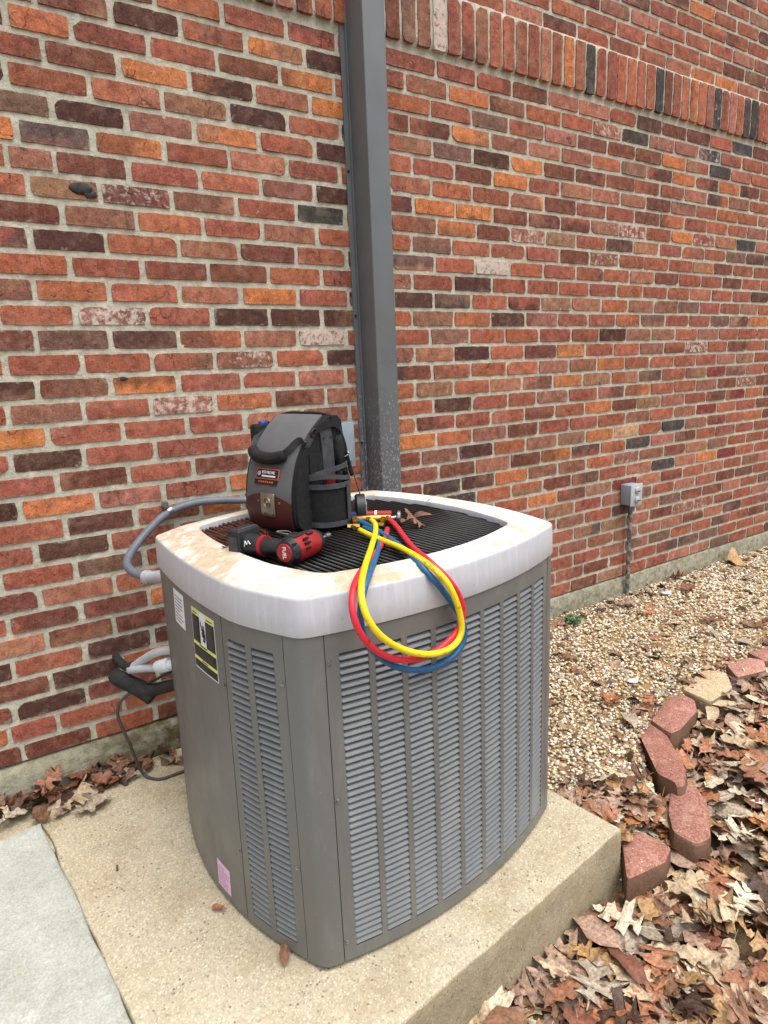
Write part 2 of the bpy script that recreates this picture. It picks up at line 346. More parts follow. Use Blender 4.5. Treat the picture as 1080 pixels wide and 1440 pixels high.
# ============================================================ BRICK WALL
RP = 0.0677; BL = 0.202
PAL = dict(R=(156,91,71), r=(168,111,90), O=(194,120,74), o=(172,102,74), D=(88,58,50), d=(120,72,58), K=(72,68,68), W=(150,100,86),
           w=(148,87,70), T=(152,112,88), P=(148,100,82), G=(122,92,78), E=(130,58,54), Y=(204,166,126))
WF = dict(W=1.0, w=.72, P=.42, K=.38, T=.4, G=.25)
TABLE = {
1:'486d 619o 819R 1027R | 1389w 1621R 1812R 1999d 2199r 2384r 2588o 2777D 2963d 3162D 3362o 3562K 3762d',
2:'304d 495D 686o 887O 1087D | 1386R 1482R 1676O 1879P 2074o 2281o 2478W 2675K 2871P 3070r 3271K 3466R 3667R',
3:'232o 385R 588R 788d 994O 1190R | 1383o 1591R 1788G 1981R 2181r 2384d 2580d 2776d 2974O 3170R 3372K 3567r 3761R',
4:'156d 308d 500O 699D 901P 1097O | 1379R 1493R 1686O 1886P 2091r 2284r 2479o 2678T 2865R 3065O 3261D 3464O 3666d',
5:'212R 413r 611T 813D 1010R 1206K | 1391R 1597G 1794D 1992O 2179d 2375R 2578R 2780R 2975R 3171r 3369o 3565R 3768R',
6:'151G 312D 505P 700O 906R 1106D | 1388o 1503R 1700d 1896O 2093R 2284r 2485w 2681r 2870d 3066K 3276R 3467o 3664R 3866r',
7:'217G 407O 603R 800r 999w 1197R | 1400R 1589o 1788R 1989O 2186d 2385w 2585R 2789d 2981o 3185R 3378o 3577R 3766P',
8:'183P 298d 494R 701o 899P 1096D | 1390d 1504O 1701O 1895d 2094d 2287o 2481P 2679w 2880R 3079O 3266w 3464r 3669K 3865r',
9:'58o 223T 407w 609r 813w 1020K | 1400R 1609O 1808d 1993W 2197T 2389R 2591G 2788r 2992w 3180o 3375R 3574G 3772R 3966K',
10:'127d 301P 498o 698R 894P 1095o | 1397o 1489G 1680o 1883R 2079R 2286d 2482P 2687w 2874o 3073R 3274O 3468d 3653R 3863R',
11:'37R 213D 405R 614R 808d 1009R 1206D | 1393r 1598o 1799W 1989o 2186R 2394R 2578R 2770r 2963d 3163R 3358R 3557d 3755R 3950o',
12:'106o 302R 502d 700d 903o 1102R | 1390P 1488R 1688D 1890R 2085R 2281o 2483R 2679o 2873R 3074R 3263o 3464o 3664R 3854D',
13:'24P 202o 396o 603r 802O 1007R 1203D | 1400D 1587K 1778o 1977R 2171T 2366r 2570o 2768P 2968P 3170G 3360R 3554w 3753T 3940R',
14:'103R 300W 497R 700D 896D 1095D | 1397o 1482T 1685o 1881D 2082P 2280w 2483R 2676o 2866P 3068R 3271R 3467G 3654T 3852O',
15:'11d 187G 385D 584o 795r 994W 1189o | 1394R 1565T 1765o 1961o 2165R 2370R 2561D 2760P 2956T 3159o 3355P 3557R 3750R 3954R',
16:'103R 298R 496R 694P 906o 1100D | 1391P 1487r 1682D 1876o 2074d 2274O 2469R 2668o 2870P 3068R 3253w 3456R 3651d 3849R',
17:'-2D 171d 370O 572R 780R 983r 1178R | 1388d 1572R 1770o 1969o 2162r 2360R 2552O 2758R 2955o 3159R 3357R 3553r 3747T 3944R',
18:'89P 284R 478W 683o 889d 1091r | 1385o 1486T 1679o 1872r 2063r 2254O 2455T 2660o 2868G 3061R 3267T 3465E 3654P 3862R',
19:'-6O 180R 386R 584R 780r 992P 1188o | 1382o 1575D 1776R 1978R 2151P 2359R 2564r 2766O 2971o 3172R 3372P 3577d 3773W 3981d',
20:'76D 268R 476R 684R | 1379o 1484R 1683R 1879R 2077d 2271R 2475O 2672d 2866T 3067r 3274R 3474R 3672E 3874o',
21:'-10R 186d 386R 589d | 1376O 1585o 1774P 1974d 2166R 2368R 2570R 2780P 2976o 3184P 3387E 3587o 3785R 4002d',
22:'-79D 80O 287r 487R 700O | 1373w 1504P 1699D 1894o 2087P 2289T 2485O 2691Y 2887o 3078K 3288P 3497d 3690R 3878o',
23:'-5R 190d 393R 598O 747o 1138O | 1369w 1592d 1788r 1991d 2182O 2387R 2597o 2789K 2992r 3203G 3401R 3590R 3796R',
24:'-92R 103D 306R | 1366d 1506D 1708D 1898O 2101P 2297T 2496o 2704P 2902P 3115R 3308r 3520G 3723R',
25:'0R 200G 404R | 1377d 1611K 1794o 2000T 2199d 2392r 2593R 2803r 3009K 3216r 3416O 3621E 3823o',
26:'-96d 93r 302o | 1667d 1897o 2103O 2295R 2496T 2694E 2894r 3095R',
27:'0R 198d 399O',
28:'-108r 92d 285R',
29:'-7R 193D 397D',
30:'-111d 85D 293o',
31:'-21D 177d 397d',
32:'-141o -48R 86R 278o',
33:'-195d -21d 181R 375d',
}
SOLD = 'dGPWRRPRoRRrRORKRRooooKdRoOoPKoroKKRRooRRRPRroRRdRoRRoRKRRoORRd'
rows = {}
rr = random.Random(11)
for r, s in TABLE.items():
    L = [(int(t[:-1])/1000.0, t[-1]) for part in s.split('|') for t in part.split()]
    L = sorted(L)
    out = [L[0]]
    for a, b in zip(L[:-1], L[1:]):
        g = b[0]-a[0]
        if g > .262:
            k = max(2, round(g/BL))
            for j in range(1, k):
                out.append((a[0]+g*j/k, rr.choice('RRRRrdoPRGTR')))
        out.append(b)
    while out[0][0] > -1.5: out.insert(0, (out[0][0]-BL+rr.uniform(-.004,.004), rr.choice('RRRRrdoPDRO')))
    while out[-1][0] < 6.9: out.append((out[-1][0]+BL*rr.uniform(.975,1.02), rr.choice('RRRRRrdRPRGrRdRo' if r < 24 else 'RRRGRrPdRTRr')))
    rows[r] = out
for r in range(1, 15):     # courses above the soldier band
    x = -1.6+(.1 if r % 2 else 0)+rr.uniform(-.03, .03); out = []
    while x < 6.9: out.append((x, rr.choice('RRRRoRdRrRRORdRPRr'))); x += BL*rr.uniform(.98, 1.015)
    rows[-r] = out

wall = tag(empty('brick_wall', (2.6, 0.05, -0.12)), 'long red brown brick wall with a soldier course band and grey mortar joints', 'brick wall')
WO = np.array([2.6, 0.05, -0.12])
def brick_mesh(mb_v, mb_f, mb_c, mb_p, off, x0, x1, z0, z1, code, nx, nz, y=0.0, R=rr):
    """irregular brick face with a worn edge, returned as vertices and faces"""
    base = np.array([lin(v) for v in PAL[code]]); j = R.uniform(.86, 1.14)
    base = base*j*np.array([1, R.uniform(.93,1.07), R.uniform(.9,1.1)])
    wf = WF.get(code, 0.0)+ (R.uniform(.15,.55) if R.random() < .38 else 0)
    seed = R.random()
    U, W_ = np.meshgrid(np.linspace(0,1,nx+1), np.linspace(0,1,nz+1)); X = x0+U*(x1-x0); Z = z0+W_*(z1-z0)
    per = np.zeros_like(U, bool); per[0,:]=per[-1,:]=True; per[:,0]=per[:,-1]=True
    rs = np.random.default_rng(R.randrange(1<<30)); rough = .0016 if code not in 'OT' else .0022
    jx = rs.uniform(0, 1, U.shape)**2*rough*1.6; jz = rs.uniform(0, 1, U.shape)**1.5*rough
    # worn outline: every edge keeps its own slow wave
    X += np.where(U == 0, jx, 0)-np.where(U == 1, jx, 0); Z += np.where(W_ == 0, jz, 0)-np.where(W_ == 1, jz, 0)
    for ci, (a, b) in enumerate(((0,0),(0,-1),(-1,0),(-1,-1))):
        c = R.uniform(.0004,.0026)
        if R.random() < .08: c = R.uniform(.005,.010)
        X[a,b] += c if b == 0 else -c; Z[a,b] += (c if a == 0 else -c)*R.uniform(.4,.9)
    tilt = R.uniform(-.0012,.0012); Y = y+tilt*(U-.5)*2+R.uniform(-.0022,.0008)+rs.normal(0, .00055, U.shape)
    Y[per] += rs.uniform(0,.0012,U.shape)[per]
    V = np.stack([X,Y,Z],-1).reshape(-1,3); idx = np.arange(len(V)).reshape(U.shape)
    F = [(idx[i,k], idx[i,k+1], idx[i+1,k+1], idx[i+1,k]) for i in range(nz) for k in range(nx)]
    ring = list(idx[0,:])+list(idx[1:,-1])+list(idx[-1,-2::-1])+list(idx[-2:0:-1,0])
    cx, cz = (x0+x1)/2, (z0+z1)/2; rv = V[ring]
    d1 = rv.copy(); d1[:,0] += np.sign(rv[:,0]-cx)*.0012*(np.abs(rv[:,0]-cx) > (x1-x0)/2-.01)*.4; d1[:,2] += np.sign(rv[:,2]-cz)*.0005*(np.abs(rv[:,2]-cz) > (z1-z0)/2-.01); d1[:,1] += .0014
    d2 = d1.copy(); d2[:,1] = y+.02
    n0 = len(V); m_ = len(ring)
    for k in range(m_):
        k2 = (k+1) % m_
        F.append((ring[k], n0+k, n0+k2, ring[k2])); F.append((n0+k, n0+m_+k, n0+m_+k2, n0+k2))
    V = np.vstack([V, d1, d2])
    edge = np.zeros(len(V)); edge[:n0] = np.where(per.ravel(), 1.0, 0.0); edge[n0:] = 1.0
    mb_v.append(V); mb_f.extend([tuple(int(i)+off for i in f) for f in F])
    bc = np.tile(np.append(base,1.0), (len(V),1))
    uu = np.clip((V[:,0]-x0)/(x1-x0), 0, 1); ww = np.clip((V[:,2]-z0)/(z1-z0), 0, 1)
    if R.random() < .42:      # flashed in the kiln: one part of the face burnt to another tone
        oth = np.array([lin(v) for v in PAL[R.choice('DDdRrToKP')]])*R.uniform(.8,1.15); e0 = R.uniform(.1,.9); wd = R.uniform(.12,.4); dirn = R.choice((-1,1)); axis = uu if R.random() < .75 else ww
        t = np.clip((dirn*(axis-e0)+rs.normal(0,.10,len(V)))/wd+.5, 0, 1)*R.uniform(.35,.85); bc[:,:3] = bc[:,:3]*(1-t[:,None])+oth*t[:,None]
    bc[:,:3] *= rs.uniform(.90,1.08,(len(V),1))
    mb_c.append(bc); mb_p.append(np.stack([np.full(len(V), seed), np.full(len(V), wf), edge, np.ones(len(V))], -1))
    return off+len(V)
def finish_brick(name, vs, fs, cs, ps, parent):
    me = bpy.data.meshes.new(name); V = np.concatenate(vs)-WO; me.from_pydata(V.tolist(), [], fs)
    for nm, arr in (('Col', cs), ('Par', ps)):
        a = me.color_attributes.new(nm, 'FLOAT_COLOR', 'POINT'); a.data.foreach_set('color', np.concatenate(arr).astype(np.float32).ravel())
    me.materials.append(M['brick']); me.shade_smooth(); me.set_sharp_from_angle(angle=math.radians(50)); me.update()
    return link(name, me, parent)
specs = []    # x0,x1,z0,z1,code,y
for r, L in rows.items():
    z0 = (33-r)*RP if r > 0 else 33*RP+3*RP+.004+(-r-1)*RP
    for (a, c), (b, _) in zip(L[:-1], L[1:]):
        jn = rr.uniform(.011,.018) if a < 1.3 else rr.uniform(.009,.0145)
        x1 = b-jn
        if x1-a < .03: continue
        specs.append((a, x1, z0+rr.uniform(-.001,.001), z0+RP-(rr.uniform(.0140,.0178) if a < 1.3 else rr.uniform(.0130,.0160)), c, 0.0, 0))
x = 1.395-12*RP*1.0; k = 0
zs0, zs1 = 33*RP+.014, 36*RP-.006
xs = -1.6; seq = []
n_left = int((1.395+1.6)/RP); start = 1.395-n_left*RP
i = 0
while start+i*RP < 6.9:
    q = i-n_left; c = SOLD[q] if 0 <= q < len(SOLD) else rr.choice('RRRooRRrDR')
    if q in (-1,): c = 'D'
    if q in (-2,-3): c = 'o'
    specs.append((start+i*RP, start+(i+1)*RP-rr.uniform(.0085,.0115), zs0+rr.uniform(-.003,.002), zs1, c, -0.012, 1)); i += 1
def seen_size(s):
    P = depth_px([[s[0],0,s[2]],[s[1],0,s[2]],[s[1],0,s[3]],[s[0],0,s[3]]])
    if (P[:,2] < .1).any(): return 0
    q = P[:,:2]; q = np.clip(q, [0,0], [1080,1440]); xq, yq = q[:,0], q[:,1]
    a = .5*abs(np.dot(xq, np.roll(yq,-1))-np.dot(yq, np.roll(xq,-1)))
    mx, my = P[:,0].mean(), P[:,1].mean()
    if 495 < mx < 550 and my < 700: a *= .0
    if 250 < mx < 765 and my > 745: a = 0
    if 345 < mx < 480 and 595 < my < 745: a = 0
    if mx < 250 and my > 1100: a = 0
    return a
order = sorted(range(len(specs)), key=lambda i: -seen_size(specs[i]))
single = set(order[:300])
vs, fs, cs, ps, off = [], [], [], [], 0
for i, s in enumerate(specs):
    a, b, z0, z1, c, y, kind = s
    if i in single:
        v1, f1, c1, p1 = [], [], [], []
        nx, nz = (9, 3) if not kind else (3, 9)
        brick_mesh(v1, f1, c1, p1, 0, a, b, z0, z1, c, nx, nz, y); finish_brick('brick', v1, f1, c1, p1, wall)
    else:
        far = a > 4.6 or a < -.4
        nx, nz = ((3, 1) if far else (7, 3)) if not kind else ((1, 3) if far else (3, 7))
        off = brick_mesh(vs, fs, cs, ps, off, a, b, z0, z1, c, nx, nz, y)
o = finish_brick('smaller_bricks', vs, fs, cs, ps, wall); o['kind'] = 'stuff'
# mortar behind the bricks: an uneven bed, set back; it comes forward behind the soldiers
nxm, nzm = 420, 200
X, Z = np.meshgrid(np.linspace(-1.7, 7.0, nxm), np.linspace(0.0, 3.36, nzm))
Y = np.full_like(X, .0036); Y[(Z > zs0-.002) & (Z < 36*RP)] = -.0080
Y += rng.normal(0, .0007, Y.shape)
V = np.stack([X,Y,Z],-1).reshape(-1,3)-WO; idx = np.arange(nxm*nzm).reshape(nzm,nxm)
q = np.stack([idx[:-1,:-1], idx[:-1,1:], idx[1:,1:], idx[1:,:-1]], -1).reshape(-1,4)
mb = MB(); mb.add(V, [tuple(t) for t in q.tolist()]); mb.box(np.array([-1.7,.022,0.0])-WO, np.array([7.0,.12,3.36])-WO)
mb.build('mortar_bed', M['mortar'], wall, smooth='all')
# concrete footing: rough on the left, straight on the right
xs = np.linspace(-1.7, 7.0, 500); prof = [(-.45,-.016), (-.16,-.014), (-.09,-.012), (-.03,-.008), (-.012,-.002), (-.004,.012), (-.004,.12)]
V = []; 
for j,(z,y) in enumerate(prof):
    for xx in xs:
        a = 1.0 if xx < 1.3 else .25
        nz_ = mnoise.noise(Vector((xx*9, j*1.7, 3)))*.010*a+mnoise.noise(Vector((xx*37, j*2.7, 8)))*.004*a
        V.append((xx, y+(nz_ if j < 5 else 0)-(.006 if xx < 1.3 and j < 4 else 0), z+(nz_*.5 if 0 < j < 5 else 0)))
n_ = len(xs); F = [(j*n_+i, j*n_+i+1, (j+1)*n_+i+1, (j+1)*n_+i) for j in range(len(prof)-1) for i in range(n_-1)]
mb = MB(); mb.add(np.array(V)-WO, F); mb.build('footing', M['footing'], wall, smooth=True)
# two dried tar lumps on bricks at the left
def lump(mb, c, r, n=7, seed=1, flat=(1,.5,1)):
    rs = np.random.default_rng(seed); V = []; F = []
    for i in range(n+1):
        for j in range(n*2):
            a = math.pi*i/n; b = math.pi*2*j/(n*2); k = 1+rs.uniform(-.22,.22)
            V.append((c[0]+r*k*math.sin(a)*math.cos(b)*flat[0], c[1]+r*k*math.sin(a)*math.sin(b)*flat[1], c[2]+r*k*math.cos(a)*flat[2]))
    for i in range(n):
        for j in range(n*2): F.append((i*2*n+j, i*2*n+(j+1)%(2*n), (i+1)*2*n+(j+1)%(2*n), (i+1)*2*n+j))
    mb.add(V, F)
for px_, pz_, r_ in ((.352, 1.655, .026), (.372, 1.643, .016), (.400, 1.13, .010)):
    mb = MB(); lump(mb, np.array([px_,-.002,pz_])-WO, r_*.8, 7, int(pz_*1000), (1.5,.16,.7)); mb.build('tar_lump', M['blob'], wall, smooth='all')

# ============================================================ GROUND
def border_y(x):
    return np.interp(x, [-5,1.25,1.42,1.60,1.72,1.95,2.25,2.5,3.0,9], [-1.15,-1.15,-1.13,-1.09,-.94,-.85,-.82,-.82,-.82,-.82])
def ground_h(x, y):
    x = np.asarray(x, float); y = np.asarray(y, float); by = border_y(x)
    t = np.clip((y-by+.02)/.10, 0, 1); t = t*t*(3-2*t); t = np.where(x < 1.31-(y+1.137)*.1285-.02, 0, t)
    inner = -.108+(.035+.05*np.clip(1-(x-1.3)/.6, 0, 1))*np.clip(y, -1.3, 0)
    outer = -.318+.135*np.clip((x-1.3)/.95, 0, 1)-.09*np.clip((-1.12-y), 0, .8)*np.clip((x-1.3)/.95, 0, 1)
    k = inner*t+outer*(1-t)
    return np.where(x < .02, np.minimum(k, -.16), k)
gx = np.concatenate([np.linspace(-70,-2.2,14), np.linspace(-2,-.1,20), np.linspace(0,3.6,150), np.linspace(3.7,8,40), np.linspace(9,70,14)])
gy = np.concatenate([np.linspace(-70,-4,14), np.linspace(-3.7,-2.3,12), np.linspace(-2.2,.0,110), np.array([.1,.2,1,4,20,70])])
X, Y = np.meshgrid(gx, gy); H = ground_h(X, Y)
for i_ in range(H.shape[0]):
    for j_ in range(H.shape[1]):
        if -.5 < X[i_,j_] < 6: H[i_,j_] += mnoise.noise(Vector((X[i_,j_]*7, Y[i_,j_]*7, 0)))*.010
H = np.where(Y > .05, -.2, H)
V = np.stack([X,Y,H],-1).reshape(-1,3); idx = np.arange(V.shape[0]).reshape(X.shape)
q = np.stack([idx[:-1,:-1], idx[:-1,1:], idx[1:,1:], idx[1:,:-1]], -1).reshape(-1,4)
inside = (V[:,1] > border_y(V[:,0])) & (V[:,0] > 1.2)
soil, grav = np.array(C(116,98,76)), np.array(C(150,126,92))
gcol = np.where(inside[:,None], grav, soil)
me = bpy.data.meshes.new('ground'); me.from_pydata(V.tolist(), [], q.tolist())
a = me.color_attributes.new('Col', 'FLOAT_COLOR', 'POINT'); a.data.foreach_set('color', gcol.astype(np.float32).ravel())
me.materials.append(M['ground']); me.shade_smooth()
ground = tag(link('ground', me), kind='structure')

# concrete pad (turned with the unit) and the older slab beside it
UA = 0.12783; UO = np.array([.79026, -.66321, -.118])
ca, sa = math.cos(UA), math.sin(UA)
def w2l(x, y): dx, dy = x-UO[0], y-UO[1]; return (dx*ca+dy*sa, -dx*sa+dy*ca)
def sheet_block(name, mat, poly_fn, nu, nv, ztop, zbot, amp, parent=None, kind='structure', edge_r=.0025, scale=8):
    """block with an uneven top: poly_fn(u,v) gives world xy; rounded arris"""
    us = np.r_[0,.0022,np.linspace(.012,.988,nu-4),.9978,1]; vs_ = np.r_[0,.0022,np.linspace(.012,.988,nv-4),.9978,1]; V = []; 
    for v in vs_:
        for u in us:
            x, y = poly_fn(u, v); e = min(u, 1-u, v, 1-v)
            h = ztop+mnoise.noise(Vector((x*scale, y*scale, 2)))*amp+mnoise.noise(Vector((x*60, y*60, 5)))*amp*.3
            if e == 0: h -= edge_r
            V.append((x, y, h))
    idx = np.arange(nu*nv).reshape(nv,nu)
    F = np.stack([idx[:-1,:-1], idx[:-1,1:], idx[1:,1:], idx[1:,:-1]], -1).reshape(-1,4).tolist()
    ring = list(idx[0,:])+list(idx[1:,-1])+list(idx[-1,-2::-1])+list(idx[-2:0:-1,0]); n0 = len(V); R_ = len(ring)
    cxy = np.mean([V[i][:2] for i in ring], axis=0)
    levels = [ztop-edge_r-.004, ztop-.05, ztop-.1, ztop-.15, zbot]; prev = ring
    for li, zz in enumerate(levels):
        cur = []
        for i in ring:
            x, y, _ = V[i]; dx, dy = x-cxy[0], y-cxy[1]; L = math.hypot(dx,dy); o_ = .002+mnoise.noise(Vector((x*14,y*14,zz*14)))*(.0012 if li == 0 else .0035)
            V.append((x+dx/L*o_, y+dy/L*o_, zz)); cur.append(len(V)-1)
        for k in range(R_): F.append((prev[k], cur[k], cur[(k+1)%R_], prev[(k+1)%R_]))
        prev = cur
    mb = MB(); mb.add(V, [tuple(map(int,f)) for f in F]); o = mb.build(name, mat, parent, smooth=True)
    if kind: o['kind'] = kind
    return o
lx1, ly0 = w2l(1.31, -1.137)
def l2w(x, y): return (UO[0]+x*ca-y*sa, UO[1]+x*sa+y*ca)
lxl = w2l(.089,-.942)[0]; 
def pad_fn(u, v):
    wob = mnoise.noise(Vector((v*7, 0, 1)))*.012*(1-u)
    x = lxl+wob+(lx1-lxl)*u; y = ly0+(w2l(-.1,.0)[1]-ly0)*v
    wx, wy = l2w(x, y); return wx, min(wy, -.022)
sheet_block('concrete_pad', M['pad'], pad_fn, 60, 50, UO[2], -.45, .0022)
def slab_fn(u, v):
    x = (lxl-1.7)+(1.7-.004)*u; y = ly0-1.4+(w2l(-.0,-.17)[1]-(ly0-1.4))*v
    if u > .5: x += mnoise.noise(Vector((v*11, 0, 4)))*.010*(u-.5)*2+mnoise.noise(Vector((v*37, 0, 4)))*.004*(u-.5)*2
    if v > .9: y += mnoise.noise(Vector((u*13, 3, 4)))*.02*(v-.9)*10
    return l2w(x, y)
sheet_block('old_slab', M['slab'], slab_fn, 60, 80, UO[2]+.007, -.45, .005)
def strip_fn(u, v):   # bare concrete strip between slab and wall, under the leaves
    x = -1.7+(lxl-.012+1.7+UO[0]-UO[0])*u; return (-1.7+(.03+1.7)*u, -.30+(.28)*v)
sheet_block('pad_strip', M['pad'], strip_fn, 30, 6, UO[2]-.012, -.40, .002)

# gravel: rounded pebbles laid over the bed
def ico():
    t = (1+5**.5)/2; v = np.array([(-1,t,0),(1,t,0),(-1,-t,0),(1,-t,0),(0,-1,t),(0,1,t),(0,-1,-t),(0,1,-t),(t,0,-1),(t,0,1),(-t,0,-1),(-t,0,1)], float); v /= np.linalg.norm(v[0])
    f = [(0,11,5),(0,5,1),(0,1,7),(0,7,10),(0,10,11),(1,5,9),(5,11,4),(11,10,2),(10,7,6),(7,1,8),(3,9,4),(3,4,2),(3,2,6),(3,6,8),(3,8,9),(4,9,5),(2,4,11),(6,2,10),(8,6,7),(9,8,1)]
    return v, np.array(f)
iv, ifc = ico()
def pebbles(name, pts, size, cols, label):
    n = len(pts); r = np.random.default_rng(5)
    S = np.stack([size*r.uniform(.8,1.25,n), size*r.uniform(.65,1.0,n), size*r.uniform(.4,.7,n)], -1)
    V = iv[None]*S[:,None,:]*r.uniform(.86,1.14,(n,12,1))
    a = r.uniform(0,2*np.pi,n); b = r.uniform(-.5,.5,n)
    ca_, sa_ = np.cos(a), np.sin(a); x = V[...,0]*ca_[:,None]-V[...,1]*sa_[:,None]; y = V[...,0]*sa_[:,None]+V[...,1]*ca_[:,None]; z = V[...,2]
    cb, sb = np.cos(b)[:,None], np.sin(b)[:,None]; y, z = y*cb-z*sb, y*sb+z*cb
    V = np.stack([x,y,z],-1)+pts[:,None,:]; F = (ifc[None]+(np.arange(n)*12)[:,None,None]).reshape(-1,3)
    me = bpy.data.meshes.new(name); me.vertices.add(n*12); me.vertices.foreach_set('co', V.astype(np.float32).ravel())
    me.loops.add(len(F)*3); me.loops.foreach_set('vertex_index', F.astype(np.int32).ravel())
    me.polygons.add(len(F)); me.polygons.foreach_set('loop_start', np.arange(0,len(F)*3,3,dtype=np.int32)); me.polygons.foreach_set('loop_total', np.full(len(F),3,np.int32))
    me.update(calc_edges=True); me.validate()
    at = me.color_attributes.new('Col','FLOAT_COLOR','POINT'); at.data.foreach_set('color', np.repeat(cols,12,axis=0).astype(np.float32).ravel())
    me.materials.append(M['pebble']); me.shade_smooth(); o = link(name, me); tag(o, label, 'gravel', kind='stuff'); return o
NP = 52000
g = np.random.default_rng(3)
px = 1.22+ (g.uniform(0,1,NP)**1.35)*4.6; py = g.uniform(-1.35,-.015,NP)
keep = (py > border_y(px)+g.normal(.015,.025,NP)); 
lxp = np.array([w2l(a,b)[0] for a,b in zip(px,py)]); keep &= (lxp > lx1+.004)
px, py = px[keep], py[keep]; sz = g.uniform(.0038,.0088,len(px))*(1+.3*(g.random(len(px))<.06))*np.where(px > 3, 1.2, 1)
pz = ground_h(px, py)+g.uniform(-.001,.010,len(px))
pc = np.array([C(204,194,170),C(188,172,142),C(222,216,202),C(172,144,102),C(150,124,94),C(198,186,166),C(136,112,86),C(204,180,134),C(118,104,90),C(232,228,220)])
pi = g.choice(len(pc), len(px), p=[.2,.18,.13,.12,.09,.1,.05,.07,.03,.03]); cols = pc[pi]*g.uniform(.98,1.18,(len(px),1)); cols[:,3] = 1
pebbles('gravel', np.stack([px,py,pz],-1), sz, cols, 'bed of cream and tan pea gravel between the wall and the red edging stones')

# ============================================================ EDGING STONES
STN = [
 ([(1.394,-1.081),(1.455,-1.103),(1.470,-1.188),(1.406,-1.214),(1.270,-1.194)], -.215, C(160,112,98), 'red concrete edging block touching the pad corner'),
 ([(1.658,-1.061),(1.702,-1.059),(1.734,-1.091),(1.698,-1.153),(1.561,-1.248),(1.511,-1.240),(1.495,-1.177),(1.563,-1.115)], -.19, C(156,110,97), 'long eight sided red edging block, second from the pad corner'),
 ([(1.813,-0.813),(1.879,-0.815),(1.866,-0.892),(1.743,-1.042),(1.675,-1.079),(1.646,-1.074),(1.650,-1.007)], -.15, C(152,104,92), 'red edging block leaning against the gravel, with its dark flank showing'),
 ([(2.072,-0.770),(2.136,-0.784),(2.125,-0.843),(2.061,-0.891),(1.892,-0.931),(1.855,-0.926),(1.875,-0.832)], -.135, C(160,112,100), 'rounded red edging block at the bend beside the small green weed'),
 ([(2.154,-0.771),(2.367,-0.737),(2.410,-0.801),(2.304,-0.885),(2.145,-0.894)], -.125, C(192,172,140), 'sand coated tan edging block half sunk in the gravel'),
 ([(2.456,-0.774),(2.587,-0.790),(2.612,-0.844),(2.534,-0.890),(2.383,-0.859)], -.115, C(176,132,118), 'pale pink edging block next to the sandy one'),
 ([(2.633,-0.765),(2.768,-0.778),(2.853,-0.825),(2.749,-0.881),(2.606,-0.856)], -.115, C(162,118,106), 'red edging block at the edge of the frame, last of the row'),
 ([(2.86,-.78),(3.0,-.785),(3.06,-.83),(2.98,-.88),(2.86,-.87)], -.11, C(156,100,90), None)]
for k, (poly, zt, col, lab) in enumerate(STN):
    if lab is None: continue
    P = np.array(poly); c = P.mean(0); o0 = np.array([c[0], c[1], ground_h(c[0], c[1]-.04)-.05])
    # resample the outline with rounded corners
    Q = []
    for i in range(len(P)):
        a, b, d = P[i-1], P[i], P[(i+1)%len(P)]; ra, rd = min(.014, np.linalg.norm(a-b)*.3), min(.014, np.linalg.norm(d-b)*.3)
        p0 = b+(a-b)/np.linalg.norm(a-b)*ra; p1 = b+(d-b)/np.linalg.norm(d-b)*rd
        Q += [p0, .25*p0+.5*b+.25*p1, p1]
    Q = np.array(Q); 
    ar = .5*(np.dot(Q[:,0], np.roll(Q[:,1],-1))-np.dot(Q[:,1], np.roll(Q[:,0],-1)))
    if ar < 0: Q = Q[::-1]
    n = len(Q); V = []; F = []
    rs = random.Random(k+3)
    lev = [(0.0, zt, .93), (.0, zt-.003, 1.0), (0, zt-.012, 1.035), (0, zt-.05, 1.045), (0, zt-.09, 1.05), (0, zt-.16, 1.06)]
    lean = {2: (.03,-.0)}.get(k, (0,0))
    for li, (_, z, s_) in enumerate(lev):
        for i, q_ in enumerate(Q):
            d = (q_-c)*s_+c; w_ = mnoise.noise(Vector((d[0]*45, d[1]*45, z*45)))*.0035
            dz = (mnoise.noise(Vector((d[0]*20, d[1]*20, 1)))*.004 if li < 2 else 0)
            V.append((d[0]+w_, d[1]+w_-(li*.006 if k == 2 else 0)-(0), z+dz))
    for li in range(len(lev)-1):
        for i in range(n): F.append((li*n+i, (li+1)*n+i, (li+1)*n+(i+1)%n, li*n+(i+1)%n))
    V.append((c[0], c[1], zt+.002)); cc = len(V)-1
    for i in range(n): F.append((cc, i, (i+1)%n))
    mb = MB(); mb.add(np.array(V)-o0, F, col=col); o = mb.build('edging_block', M['stone'], None, smooth=True, loc=o0)
    tag(o, lab, 'edging block', 'edging blocks round the gravel bed')

# ============================================================ AIR CONDITIONER
UW, UD, US, UC, UH = .80618, .73014, .05483, .05525, .7532
ac = empty('air_conditioner', tuple(UO), UA)
tag(ac, 'taupe outdoor air conditioner with louvred sides and a white stained top on the concrete pad', 'air conditioner')
SIDES = [((-UW/2,-UD/2),(UW/2,-UD/2)), ((UW/2,-UD/2),(UW/2,UD/2)), ((UW/2,UD/2),(-UW/2,UD/2)), ((-UW/2,UD/2),(-UW/2,-UD/2))]
def side_pt(i, u, off=0.0):
    a = np.array(SIDES[i][0]); b = np.array(SIDES[i][1]); L = np.linalg.norm(b-a); t = (b-a)/L; n = np.array([t[1],-t[0]])
    h = (L-2*UC); q = (2*u-L)/h; bow = US*(1-q*q); db = -4*US*q/h
    nn = n-db*t; nn /= np.linalg.norm(nn); tt = t+db*n; tt /= np.linalg.norm(tt)
    return a+u*t+bow*n+nn*off, tt, nn
def side_len(i): return np.linalg.norm(np.array(SIDES[i][1])-np.array(SIDES[i][0]))
